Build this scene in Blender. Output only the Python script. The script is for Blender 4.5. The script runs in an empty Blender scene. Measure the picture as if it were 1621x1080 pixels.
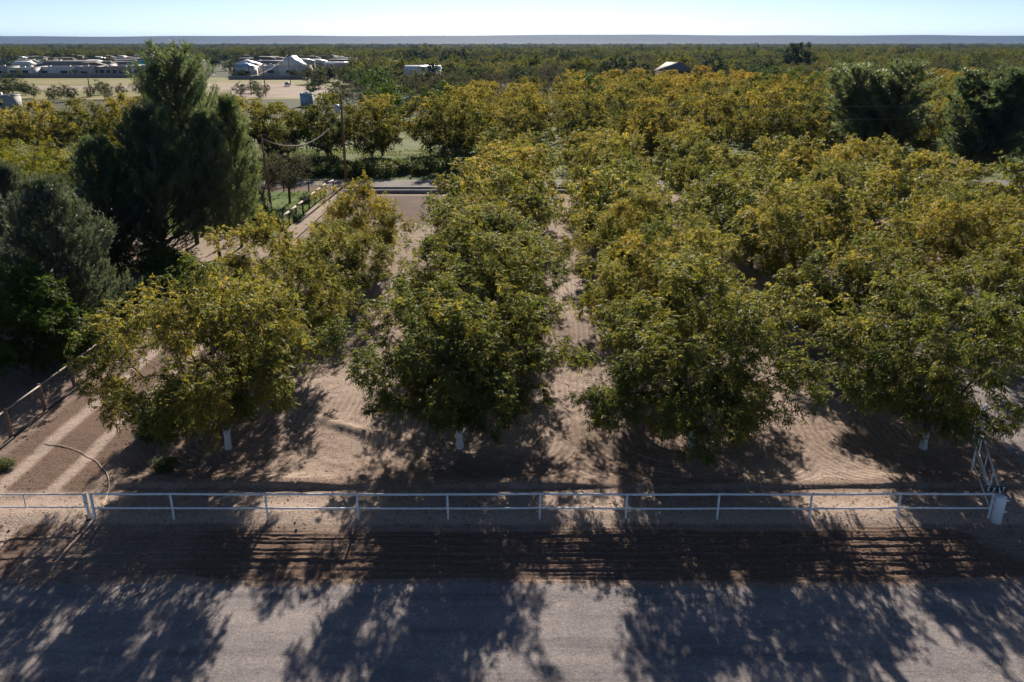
import bpy, math, random
import numpy as np
from mathutils import Vector, Matrix

# ------------------------------------------------------------------ camera, sky, sun, exposure
sc = bpy.context.scene
CAM_H = 18.0
FPX = 1290.0                       # focal length in pixels of the 1621 px wide photograph
PITCH = math.atan(473.0 / FPX)     # the horizon lies 473 px above the centre
cam_data = bpy.data.cameras.new('camera')
cam_data.sensor_width = 36.0
cam_data.lens = FPX / 1621.0 * 36.0
cam_data.clip_start = 0.5
cam_data.clip_end = 60000
cam = bpy.data.objects.new('camera', cam_data)
sc.collection.objects.link(cam)
cam.location = (0, 0, CAM_H)
cam.rotation_euler = (math.pi / 2 - PITCH, 0, 0)
sc.camera = cam

SUN_EL = math.radians(24.5)
SUN_AZ = math.radians(1.0)         # clockwise from +Y: nearly straight ahead, the orchard is backlit
world = bpy.data.worlds.new('World')
sc.world = world
world.use_nodes = True
wn = world.node_tree
for n in list(wn.nodes):
    wn.nodes.remove(n)
wo = wn.nodes.new('ShaderNodeOutputWorld')
wb = wn.nodes.new('ShaderNodeBackground')
ws = wn.nodes.new('ShaderNodeTexSky')
ws.sky_type = 'NISHITA'
ws.sun_disc = False
ws.sun_elevation = SUN_EL
ws.sun_rotation = SUN_AZ
ws.altitude = 1100
ws.air_density = 0.5
ws.dust_density = 0.2
ws.ozone_density = 1.0
wb.inputs['Strength'].default_value = 0.056
wn.links.new(ws.outputs[0], wb.inputs[0])
wn.links.new(wb.outputs[0], wo.inputs[0])

sun_data = bpy.data.lights.new('sun', 'SUN')
sun_data.energy = 5.0
sun_data.angle = math.radians(0.53)
sun_data.color = (1.0, 0.9, 0.78)
sun = bpy.data.objects.new('sun', sun_data)
sc.collection.objects.link(sun)
sd = Vector((math.sin(SUN_AZ) * math.cos(SUN_EL), math.cos(SUN_AZ) * math.cos(SUN_EL), math.sin(SUN_EL)))
sun.rotation_euler = sd.to_track_quat('Z', 'Y').to_euler()
sun.location = sd * 200

sc.view_settings.view_transform = 'Standard'
sc.view_settings.look = 'None'
sc.view_settings.gamma = 1.0
sc.view_settings.exposure = 0.88
sc.view_settings.use_curve_mapping = False
sc.render.engine = 'CYCLES'
cy = sc.cycles
cy.max_bounces = 6
cy.diffuse_bounces = 3
cy.glossy_bounces = 2
cy.transmission_bounces = 3
cy.volume_bounces = 0
cy.transparent_max_bounces = 4
cy.use_denoising = True
cy.use_adaptive_sampling = True
cy.adaptive_threshold = 0.02
cy.caustics_reflective = False
cy.caustics_refractive = False
cy.sample_clamp_indirect = 4.0

COL = sc.collection
rng = np.random.default_rng(7)
random.seed(7)
TAU = math.tau


def gp(px, py, z=0.0):
    """point on the level plane z seen at a place of the photograph (for measuring out the site)"""
    cp, sp = math.cos(PITCH), math.sin(PITCH)
    u, v = (px - 810.5) / FPX, (540 - py) / FPX
    d = (u, cp + v * sp, -sp + v * cp)
    t = (z - CAM_H) / d[2]
    return (d[0] * t, d[1] * t, z)


def px_x(px, y, z=0.0):
    """world x of an image column at depth y, height z"""
    zc = y * math.cos(PITCH) + (CAM_H - z) * math.sin(PITCH)
    return (px - 810.5) / FPX * zc


# ------------------------------------------------------------------ mesh helpers
def mesh_obj(name, me, mat=None, parent=None):
    o = bpy.data.objects.new(name, me)
    if mat is not None and len(me.materials) == 0:
        me.materials.append(mat)
    COL.objects.link(o)
    if parent is not None:
        o.parent = parent
    return o


def raw_mesh(name, verts, faces_n, loops, mat=None, smooth=False):
    """verts (N,3); loops flat index array; faces_n loop count per face (int or array)"""
    me = bpy.data.meshes.new(name)
    verts = np.asarray(verts, dtype=np.float32)
    loops = np.asarray(loops, dtype=np.int32)
    if np.isscalar(faces_n):
        nf = len(loops) // faces_n
        tot = np.full(nf, faces_n, dtype=np.int32)
    else:
        tot = np.asarray(faces_n, dtype=np.int32)
        nf = len(tot)
    start = np.concatenate([[0], np.cumsum(tot)[:-1]]).astype(np.int32)
    me.vertices.add(len(verts))
    me.vertices.foreach_set('co', verts.ravel())
    me.loops.add(len(loops))
    me.loops.foreach_set('vertex_index', loops)
    me.polygons.add(nf)
    me.polygons.foreach_set('loop_start', start)
    if smooth:
        me.polygons.foreach_set('use_smooth', np.ones(nf, dtype=bool))
    me.update(calc_edges=True)
    me.validate()
    if mat is not None:
        me.materials.append(mat)
    return me


def norm(a):
    return a / np.maximum(np.linalg.norm(a, axis=-1, keepdims=True), 1e-9)


def blades_mesh(name, base, direc, side, length, width, tone, mat, bend=None, mid=0.45):
    """one lance-shaped quad for each leaflet / needle"""
    n = len(base)
    length = np.asarray(length)[:, None]
    width = np.asarray(width)[:, None]
    m = base + direc * length * mid
    tip = base + direc * length
    if bend is not None:
        tip = tip + bend
    v = np.empty((n, 4, 3), dtype=np.float32)
    v[:, 0] = base
    v[:, 1] = m + side * width * 0.5
    v[:, 2] = tip
    v[:, 3] = m - side * width * 0.5
    me = raw_mesh(name, v.reshape(-1, 3), 4, np.arange(n * 4), mat)
    at = me.attributes.new('tone', 'FLOAT', 'FACE')
    at.data.foreach_set('value', np.asarray(tone, dtype=np.float32))
    return me


def tubes(segs, sides=5):
    """segs: list of (p0,p1,r0,r1) -> verts, loops(quads)"""
    p0 = np.array([s[0] for s in segs], dtype=float)
    p1 = np.array([s[1] for s in segs], dtype=float)
    r0 = np.array([s[2] for s in segs])[:, None, None]
    r1 = np.array([s[3] for s in segs])[:, None, None]
    d = norm(p1 - p0)
    ref = np.where(np.abs(d[:, 2:3]) > 0.9, np.array([[1.0, 0, 0]]), np.array([[0, 0, 1.0]]))
    a = norm(np.cross(d, ref))
    b = np.cross(d, a)
    th = np.arange(sides) / sides * TAU
    ring = np.cos(th)[None, :, None] * a[:, None] + np.sin(th)[None, :, None] * b[:, None]
    v = np.concatenate([p0[:, None] + ring * r0, p1[:, None] + ring * r1], axis=1)
    n = len(segs)
    k = np.arange(sides)
    k2 = (k + 1) % sides
    f = np.stack([k, k2, k2 + sides, k + sides], axis=1).ravel()
    loops = (np.arange(n)[:, None] * 2 * sides + f[None]).ravel()
    return v.reshape(-1, 3), loops


def tubes_mesh(name, segs, mat, sides=5):
    v, l = tubes(segs, sides)
    return raw_mesh(name, v, 4, l, mat, smooth=True)


def sweep_mesh(name, pts, radii, mat, sides=8, cap=True):
    """one continuous pipe along a list of points"""
    pts = np.array(pts, dtype=float)
    n = len(pts)
    radii = np.broadcast_to(np.array(radii, dtype=float), (n,))
    t = np.gradient(pts, axis=0)
    t = norm(t)
    ref = np.array([0, 0, 1.0]) if abs(t[:, 2]).mean() < 0.9 else np.array([1.0, 0, 0])
    a = norm(np.cross(t, ref))
    b = np.cross(a, t)
    th = np.arange(sides) / sides * TAU
    v = pts[:, None] + (np.cos(th)[None, :, None] * a[:, None] + np.sin(th)[None, :, None] * b[:, None]) * radii[:, None, None]
    loops, tot = [], []
    for i in range(n - 1):
        for k in range(sides):
            k2 = (k + 1) % sides
            loops += [i * sides + k, i * sides + k2, (i + 1) * sides + k2, (i + 1) * sides + k]
            tot.append(4)
    if cap:
        loops += list(range(sides))[::-1]
        tot.append(sides)
        loops += [(n - 1) * sides + k for k in range(sides)]
        tot.append(sides)
    return raw_mesh(name, v.reshape(-1, 3), tot, loops, mat, smooth=False)


def boxes_mesh(name, boxes, mat):
    """boxes: (x0,x1,y0,y1,z0,z1)"""
    vs, ls = [], []
    f = [0, 3, 2, 1, 4, 5, 6, 7, 0, 1, 5, 4, 1, 2, 6, 5, 2, 3, 7, 6, 3, 0, 4, 7]
    for i, (x0, x1, y0, y1, z0, z1) in enumerate(boxes):
        vs += [(x0, y0, z0), (x1, y0, z0), (x1, y1, z0), (x0, y1, z0), (x0, y0, z1), (x1, y0, z1), (x1, y1, z1), (x0, y1, z1)]
        ls += [k + 8 * i for k in f]
    return raw_mesh(name, vs, 4, ls, mat)


def tag(o, label=None, cat=None, group=None, kind=None):
    if label:
        o['label'] = label
    if cat:
        o['category'] = cat
    if group:
        o['group'] = group
    if kind:
        o['kind'] = kind
    return o


def empty(name, loc=(0, 0, 0), rz=0.0, scale=1.0):
    o = bpy.data.objects.new(name, None)
    o.empty_display_size = 0.3
    COL.objects.link(o)
    o.location = loc
    o.rotation_euler = (0, 0, rz)
    o.scale = (scale,) * 3 if np.isscalar(scale) else scale
    return o


# ------------------------------------------------------------------ materials
def new_mat(name):
    m = bpy.data.materials.new(name)
    m.use_nodes = True
    nt = m.node_tree
    b = nt.nodes['Principled BSDF']
    return m, nt, b


def N(nt, t, **kw):
    n = nt.nodes.new(t)
    for k, v in kw.items():
        setattr(n, k, v)
    return n


def ramp(nt, fac, stops):
    r = N(nt, 'ShaderNodeValToRGB')
    el = r.color_ramp.elements
    while len(el) < len(stops):
        el.new(0.5)
    for e, (p, c) in zip(el, stops):
        e.position = p
        e.color = (*c, 1)
    nt.links.new(fac, r.inputs[0])
    return r.outputs[0]


def math_n(nt, op, a, b=None):
    n = N(nt, 'ShaderNodeMath', operation=op)
    for i, v in enumerate((a, b)):
        if v is None:
            continue
        if isinstance(v, (int, float)):
            n.inputs[i].default_value = v
        else:
            nt.links.new(v, n.inputs[i])
    return n.outputs[0]


def mixc(nt, fac, a, b, mode='MIX'):
    n = N(nt, 'ShaderNodeMix', data_type='RGBA', blend_type=mode)
    for i, v in ((0, fac), (6, a), (7, b)):
        if isinstance(v, (int, float)):
            n.inputs[i].default_value = v
        elif isinstance(v, tuple):
            n.inputs[i].default_value = (*v, 1)
        else:
            nt.links.new(v, n.inputs[i])
    return n.outputs[2]


def noise(nt, scale, detail=4, rough=0.55, vec=None, out='Fac'):
    n = N(nt, 'ShaderNodeTexNoise')
    n.inputs['Scale'].default_value = scale
    n.inputs['Detail'].default_value = detail
    n.inputs['Roughness'].default_value = rough
    if vec is not None:
        nt.links.new(vec, n.inputs['Vector'])
    return n.outputs[out]


def leaf_mat(name, stops, trans=0.45, rough=0.38, spec=0.5, tgain=1.5, tree_shift=0.5, patch=0.0):
    """leaf colour from the leaf's own tone and the tree's own tint; thin leaves let light through"""
    m, nt, b = new_mat(name)
    at = N(nt, 'ShaderNodeAttribute', attribute_name='tone')
    oi = N(nt, 'ShaderNodeObjectInfo')
    sh = math_n(nt, 'MULTIPLY', math_n(nt, 'SUBTRACT', oi.outputs['Random'], 0.5), tree_shift)
    sep = N(nt, 'ShaderNodeSeparateColor')
    nt.links.new(oi.outputs['Color'], sep.inputs[0])
    f = math_n(nt, 'ADD', at.outputs['Fac'], sh)
    f = math_n(nt, 'ADD', f, math_n(nt, 'SUBTRACT', sep.outputs[0], 1.0))
    c = ramp(nt, f, stops)
    nt.links.new(c, b.inputs['Base Color'])
    b.inputs['Roughness'].default_value = rough
    b.inputs['Specular IOR Level'].default_value = spec
    tr = N(nt, 'ShaderNodeBsdfTranslucent')
    g = mixc(nt, 1.0, c, (tgain, tgain * 0.95, tgain * 0.55), 'MULTIPLY')
    nt.links.new(g, tr.inputs[0])
    mx = N(nt, 'ShaderNodeMixShader')
    mx.inputs[0].default_value = trans
    nt.links.new(b.outputs[0], mx.inputs[1])
    nt.links.new(tr.outputs[0], mx.inputs[2])
    nt.links.new(mx.outputs[0], nt.nodes['Material Output'].inputs[0])
    return m


def plain(name, col, rough=0.7, var=0.25, scale=6.0, bump=0.0, metal=0.0, spec=0.3):
    m, nt, b = new_mat(name)
    tc = N(nt, 'ShaderNodeTexCoord')
    f = noise(nt, scale, 5, 0.6, tc.outputs['Object'])
    lo = tuple(c * (1 - var) for c in col)
    hi = tuple(min(1, c * (1 + var)) for c in col)
    c = ramp(nt, f, [(0.3, lo), (0.7, hi)])
    nt.links.new(c, b.inputs['Base Color'])
    b.inputs['Roughness'].default_value = rough
    b.inputs['Metallic'].default_value = metal
    b.inputs['Specular IOR Level'].default_value = spec
    if bump:
        bp = N(nt, 'ShaderNodeBump')
        bp.inputs['Strength'].default_value = bump
        bp.inputs['Distance'].default_value = 0.05
        nt.links.new(noise(nt, scale * 4, 6, 0.65, tc.outputs['Object']), bp.inputs['Height'])
        nt.links.new(bp.outputs[0], b.inputs['Normal'])
    return m


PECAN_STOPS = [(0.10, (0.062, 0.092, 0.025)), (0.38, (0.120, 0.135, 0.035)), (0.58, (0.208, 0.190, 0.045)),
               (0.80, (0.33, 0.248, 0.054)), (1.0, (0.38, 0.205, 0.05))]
M = {}
M['pecan'] = leaf_mat('pecan_leaves', PECAN_STOPS, 0.52, 0.58, 0.33, 1.75, 0.16)
M['pecanfar'] = leaf_mat('pecan_leaves_turning', [(0.10, (0.062, 0.082, 0.026)), (0.38, (0.115, 0.118, 0.034)), (0.58, (0.205, 0.182, 0.044)), (0.78, (0.29, 0.222, 0.048)), (1.0, (0.33, 0.19, 0.042))], 0.48, 0.75, 0.12, 1.6, 0.28)
M['yellow'] = leaf_mat('yellow_green_leaves', [(0.1, (0.085, 0.115, 0.015)), (0.5, (0.17, 0.175, 0.022)), (0.9, (0.27, 0.20, 0.03))], 0.45, 0.65, 0.2, 1.5, 0.2)
M['green'] = leaf_mat('green_leaves', [(0.1, (0.03, 0.065, 0.012)), (0.5, (0.06, 0.105, 0.016)), (0.9, (0.12, 0.15, 0.02))], 0.42, 0.65, 0.2, 1.5, 0.2)
M['grey'] = leaf_mat('grey_thin_leaves', [(0.1, (0.075, 0.075, 0.05)), (0.5, (0.11, 0.105, 0.07)), (0.9, (0.16, 0.14, 0.09))], 0.3, 0.75, 0.12, 1.2, 0.3)
M['dark'] = leaf_mat('dark_evergreen_leaves', [(0.1, (0.018, 0.036, 0.018)), (0.5, (0.03, 0.052, 0.024)), (0.9, (0.05, 0.075, 0.03))], 0.25, 0.75, 0.12, 1.2, 0.25)
M['pine'] = leaf_mat('pine_needles', [(0.1, (0.05, 0.082, 0.052)), (0.5, (0.08, 0.118, 0.068)), (0.9, (0.14, 0.175, 0.095))], 0.5, 0.5, 0.4, 1.6, 0.3)
M['bluepine'] = leaf_mat('blue_green_needles', [(0.1, (0.05, 0.07, 0.058)), (0.5, (0.075, 0.10, 0.08)), (0.9, (0.115, 0.145, 0.105))], 0.42, 0.5, 0.35, 1.5, 0.3)
M['olive'] = leaf_mat('far_orchard_leaves', [(0.1, (0.08, 0.10, 0.026)), (0.5, (0.145, 0.155, 0.036)), (0.9, (0.22, 0.19, 0.045))], 0.4, 0.75, 0.12, 1.4, 0.5)
M['farwood'] = leaf_mat('far_wood_leaves', [(0.1, (0.035, 0.056, 0.024)), (0.5, (0.068, 0.086, 0.036)), (0.9, (0.12, 0.12, 0.055))], 0.35, 0.75, 0.12, 1.3, 0.7)
M['weed'] = leaf_mat('weed_leaves', [(0.1, (0.06, 0.10, 0.02)), (0.5, (0.12, 0.16, 0.03)), (0.9, (0.24, 0.2, 0.07))], 0.4, 0.6, 0.3, 1.3, 0.2)
M['litter'] = leaf_mat('fallen_leaf', [(0.2, (0.07, 0.045, 0.025)), (0.6, (0.16, 0.10, 0.045)), (1.0, (0.30, 0.21, 0.09))], 0.15, 0.7, 0.2, 1.1, 0.0)
M['bark'] = plain('bark', (0.09, 0.07, 0.055), 0.9, 0.4, 9, 0.6)
M['whitewash'] = plain('whitewash', (0.62, 0.6, 0.57), 0.85, 0.22, 14, 0.4)
M['pipe'] = plain('white_painted_pipe', (0.82, 0.82, 0.82), 0.42, 0.12, 5, 0.05, 0.0, 0.5)
M['postwood'] = plain('weathered_wood', (0.20, 0.12, 0.085), 0.85, 0.35, 12, 0.5)
M['greywood'] = plain('grey_wood_rail', (0.36, 0.31, 0.27), 0.8, 0.25, 10, 0.3)
M['darkwood'] = plain('dark_wood', (0.06, 0.045, 0.035), 0.85, 0.3, 10, 0.3)
M['polewood'] = plain('utility_pole_wood', (0.21, 0.115, 0.07), 0.85, 0.3, 8, 0.3)
M['wire'] = plain('cable', (0.25, 0.24, 0.23), 0.5, 0.1, 4)
M['tin'] = plain('grey_tank_metal', (0.42, 0.44, 0.46), 0.4, 0.1, 4, 0, 0.3)
M['board'] = plain('dark_sign_board', (0.02, 0.02, 0.022), 0.6, 0.2, 6)
M['letter'] = plain('white_letter_paint', (0.78, 0.78, 0.76), 0.5, 0.05, 6)
M['concrete'] = plain('ditch_concrete', (0.40, 0.37, 0.34), 0.85, 0.25, 1.2, 0.2)
M['stucco'] = plain('white_stucco', (0.62, 0.60, 0.57), 0.9, 0.08, 0.6)
M['tan'] = plain('tan_stucco', (0.38, 0.30, 0.23), 0.9, 0.10, 0.6)
M['greystucco'] = plain('grey_stucco', (0.40, 0.39, 0.37), 0.9, 0.10, 0.6)
M['pink'] = plain('rose_stucco', (0.45, 0.32, 0.27), 0.9, 0.10, 0.6)
M['block'] = plain('block_wall_grey', (0.26, 0.24, 0.23), 0.9, 0.15, 0.8)
M['flatroof'] = plain('pale_flat_roof', (0.52, 0.47, 0.42), 0.9, 0.15, 0.5)
M['turq'] = plain('turquoise_metal_roof', (0.03, 0.36, 0.29), 0.35, 0.12, 0.5, 0, 0.0, 0.5)
M['blueroof'] = plain('blue_metal_roof', (0.22, 0.42, 0.62), 0.35, 0.12, 0.5, 0, 0.0, 0.5)
M['whiteroof'] = plain('white_metal_roof', (0.72, 0.72, 0.70), 0.4, 0.08, 0.5, 0, 0.0, 0.5)
M['greyroof'] = plain('grey_shingle_roof', (0.20, 0.185, 0.175), 0.8, 0.15, 0.5)
M['brownroof'] = plain('brown_shingle_roof', (0.14, 0.10, 0.08), 0.8, 0.15, 0.5)
M['glass'] = plain('dark_window_glass', (0.02, 0.025, 0.03), 0.12, 0.1, 2, 0, 0, 0.6)
M['door'] = plain('door_paint', (0.16, 0.08, 0.05), 0.6, 0.15, 2)
M['paint'] = plain('white_car_paint', (0.7, 0.7, 0.7), 0.3, 0.03, 2, 0, 0, 0.6)
M['tyre'] = plain('tyre_rubber', (0.02, 0.02, 0.02), 0.8, 0.1, 4)
M['bluebox'] = plain('pale_blue_paint', (0.34, 0.44, 0.52), 0.6, 0.1, 1)
M['hose'] = plain('tan_hose', (0.75, 0.6, 0.45), 0.6, 0.1, 3)


def ground_mat():
    m, nt, b = new_mat('site_soil')
    geo = N(nt, 'ShaderNodeNewGeometry')
    pos = geo.outputs['Position']
    A = {}
    for k in ('gravel', 'till', 'pale', 'litter', 'rake', 'rakeamt'):
        A[k] = N(nt, 'ShaderNodeAttribute', attribute_name=k).outputs['Fac']
    n1 = noise(nt, 0.35, 5, 0.6, pos)
    n2 = noise(nt, 2.2, 6, 0.65, pos)
    n3 = noise(nt, 14.0, 6, 0.7, pos)
    n4 = noise(nt, 60.0, 3, 0.7, pos)
    sand = ramp(nt, n1, [(0.3, (0.31, 0.232, 0.188)), (0.7, (0.40, 0.308, 0.254))])
    sand = mixc(nt, 0.55, sand, ramp(nt, n2, [(0.32, (0.55, 0.52, 0.5)), (0.62, (1.1, 1.08, 1.05))]), 'MULTIPLY')
    sand = mixc(nt, 0.6, sand, ramp(nt, n3, [(0.3, (0.5, 0.48, 0.46)), (0.62, (1.12, 1.1, 1.08))]), 'MULTIPLY')
    soil = ramp(nt, n3, [(0.3, (0.12, 0.078, 0.058)), (0.7, (0.26, 0.178, 0.135))])
    grav = ramp(nt, n4, [(0.30, (0.13, 0.123, 0.13)), (0.5, (0.262, 0.244, 0.246)), (0.72, (0.50, 0.468, 0.46))])
    grav = mixc(nt, 0.55, grav, ramp(nt, n2, [(0.3, (0.74, 0.73, 0.74)), (0.68, (1.15, 1.12, 1.08))]), 'MULTIPLY')
    grav = mixc(nt, 0.5, grav, ramp(nt, n1, [(0.35, (0.8, 0.8, 0.82)), (0.65, (1.12, 1.08, 1.04))]), 'MULTIPLY')
    pale = ramp(nt, n3, [(0.3, (0.39, 0.30, 0.245)), (0.7, (0.54, 0.43, 0.36))])

    def edge(a, lo=0.35, hi=0.65, amt=0.5):
        f = math_n(nt, 'ADD', a, math_n(nt, 'MULTIPLY', math_n(nt, 'SUBTRACT', n2, 0.5), amt))
        mr = N(nt, 'ShaderNodeMapRange', interpolation_type='SMOOTHSTEP')
        mr.inputs[1].default_value = lo
        mr.inputs[2].default_value = hi
        nt.links.new(f, mr.inputs[0])
        return mr.outputs[0]
    stv = N(nt, 'ShaderNodeMapping')
    stv.inputs['Scale'].default_value = (0.09, 1.3, 1.0)
    nt.links.new(pos, stv.inputs['Vector'])
    n5 = noise(nt, 1.0, 5, 0.6, stv.outputs[0])
    grav = mixc(nt, 0.75, grav, ramp(nt, n5, [(0.34, (0.62, 0.61, 0.62)), (0.5, (1.0, 0.98, 0.97)), (0.66, (1.3, 1.24, 1.17))]), 'MULTIPLY')
    c = mixc(nt, edge(A['till']), sand, soil)
    c = mixc(nt, edge(A['pale'], 0.2, 0.85, 0.6), c, pale)
    c = mixc(nt, edge(A['gravel'], 0.3, 0.7, 0.7), c, grav)
    # fallen leaves: small brown and gold flecks
    vo = N(nt, 'ShaderNodeTexVoronoi')
    vo.inputs['Scale'].default_value = 7.0
    nt.links.new(pos, vo.inputs['Vector'])
    fl = math_n(nt, 'LESS_THAN', vo.outputs['Distance'], 0.23)
    sepc = N(nt, 'ShaderNodeSeparateColor')
    nt.links.new(vo.outputs['Color'], sepc.inputs[0])
    fl = math_n(nt, 'MULTIPLY', fl, math_n(nt, 'LESS_THAN', sepc.outputs[0], A['litter']))
    c = mixc(nt, math_n(nt, 'MULTIPLY', fl, 0.85), c, ramp(nt, sepc.outputs[1], [(0.2, (0.10, 0.055, 0.025)), (0.8, (0.30, 0.19, 0.07))]))
    n6 = noise(nt, 7.0, 5, 0.7, pos)
    ph = math_n(nt, 'ADD', math_n(nt, 'MULTIPLY', A['rake'], TAU / 0.34), math_n(nt, 'MULTIPLY', n2, 3.2))
    ph = math_n(nt, 'ADD', ph, math_n(nt, 'MULTIPLY', n6, 1.6))
    rk = math_n(nt, 'MULTIPLY', math_n(nt, 'ADD', math_n(nt, 'MULTIPLY', math_n(nt, 'SINE', ph), 0.5), 0.5), A['rakeamt'])
    # freshly turned soil in the grooves is darker than the dry crust
    gro = math_n(nt, 'MULTIPLY', rk, math_n(nt, 'MULTIPLY', n6, 0.95))
    c = mixc(nt, gro, c, mixc(nt, 1.0, c, (0.45, 0.41, 0.38), 'MULTIPLY'))
    grit = ramp(nt, noise(nt, 11.0, 8, 0.82, pos), [(0.36, (0.55, 0.54, 0.55)), (0.5, (1.0, 0.99, 0.98)), (0.64, (1.4, 1.36, 1.3))])
    c = mixc(nt, 0.75, c, grit, 'MULTIPLY')
    nt.links.new(c, b.inputs['Base Color'])
    b.inputs['Roughness'].default_value = 0.95
    b.inputs['Specular IOR Level'].default_value = 0.15
    h = math_n(nt, 'ADD', math_n(nt, 'MULTIPLY', n3, 0.6), math_n(nt, 'MULTIPLY', n4, 0.3))
    h = math_n(nt, 'ADD', h, math_n(nt, 'MULTIPLY', n2, 0.8))
    h = math_n(nt, 'ADD', h, math_n(nt, 'MULTIPLY', n6, 0.7))
    h = math_n(nt, 'SUBTRACT', h, math_n(nt, 'MULTIPLY', rk, 0.5))
    bp = N(nt, 'ShaderNodeBump')
    bp.inputs['Distance'].default_value = 0.07
    nt.links.new(math_n(nt, 'SUBTRACT', 0.9, math_n(nt, 'MULTIPLY', A['gravel'], 0.5)), bp.inputs['Strength'])
    nt.links.new(h, bp.inputs['Height'])
    nt.links.new(bp.outputs[0], b.inputs['Normal'])
    return m


M['soil'] = ground_mat()


def far_ground_mat(name, stops, s1, s2, bump=0.5):
    m, nt, b = new_mat(name)
    geo = N(nt, 'ShaderNodeNewGeometry')
    pos = geo.outputs['Position']
    n1 = noise(nt, s1, 6, 0.62, pos)
    n2 = noise(nt, s2, 5, 0.7, pos)
    f = math_n(nt, 'ADD', math_n(nt, 'MULTIPLY', n1, 0.65), math_n(nt, 'MULTIPLY', n2, 0.35))
    c = ramp(nt, f, stops)
    nt.links.new(c, b.inputs['Base Color'])
    b.inputs['Roughness'].default_value = 0.95
    b.inputs['Specular IOR Level'].default_value = 0.1
    bp = N(nt, 'ShaderNodeBump')
    bp.inputs['Distance'].default_value = 0.15
    bp.inputs['Strength'].default_value = bump
    nt.links.new(n2, bp.inputs['Height'])
    nt.links.new(bp.outputs[0], b.inputs['Normal'])
    return m


M['plain'] = far_ground_mat('valley_floor', [(0.35, (0.04, 0.05, 0.02)), (0.55, (0.06, 0.065, 0.03)), (0.7, (0.11, 0.095, 0.055))], 0.01, 0.4)
M['grass'] = far_ground_mat('rough_grass', [(0.32, (0.045, 0.075, 0.018)), (0.5, (0.105, 0.135, 0.03)), (0.68, (0.20, 0.19, 0.07))], 0.25, 4.0)
M['lawn'] = far_ground_mat('paddock_grass', [(0.32, (0.05, 0.10, 0.018)), (0.5, (0.085, 0.15, 0.025)), (0.7, (0.17, 0.17, 0.06))], 0.3, 5.0)
M['drygrass'] = far_ground_mat('dry_field_grass', [(0.35, (0.15, 0.16, 0.045)), (0.5, (0.23, 0.21, 0.08)), (0.68, (0.32, 0.25, 0.15))], 0.03, 0.8)
M['lot'] = far_ground_mat('bare_dirt', [(0.35, (0.25, 0.19, 0.145)), (0.65, (0.40, 0.315, 0.245))], 0.06, 1.5)
M['brownsoil'] = far_ground_mat('brown_ploughed_soil', [(0.35, (0.085, 0.053, 0.04)), (0.65, (0.16, 0.102, 0.078))], 0.2, 5.0)
M['farroad'] = far_ground_mat('far_gravel_road', [(0.35, (0.15, 0.138, 0.13)), (0.65, (0.25, 0.225, 0.205))], 0.4, 6.0, 0.3)
M['mesa'] = far_ground_mat('desert_mesa_scrub', [(0.35, (0.024, 0.034, 0.032)), (0.65, (0.062, 0.068, 0.06))], 0.006, 0.03, 0.2)

# ------------------------------------------------------------------ the ground close by
ROW0 = 34.3            # depth of the first row of trunks
SP = 10.9              # tree spacing both ways
SKEW = 0.0364          # the columns run slightly to the right of the line of sight
COLX = [-13.35 + SP * i for i in range(30)]
FENCE_Y = 28.1
TRACK_X = -20.8


def smooth(a, lo, hi):
    t = np.clip((a - lo) / (hi - lo), 0, 1)
    return t * t * (3 - 2 * t)


_lat = rng.random((64, 64))


def vnoise(x, y, s):
    x = x / s
    y = y / s
    xi = np.floor(x).astype(int)
    yi = np.floor(y).astype(int)
    fx, fy = x - xi, y - yi
    fx = fx * fx * (3 - 2 * fx)
    fy = fy * fy * (3 - 2 * fy)
    g = lambda i, j: _lat[i % 64, j % 64]
    return (g(xi, yi) * (1 - fx) * (1 - fy) + g(xi + 1, yi) * fx * (1 - fy) + g(xi, yi + 1) * (1 - fx) * fy + g(xi + 1, yi + 1) * fx * fy) - 0.5


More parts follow.
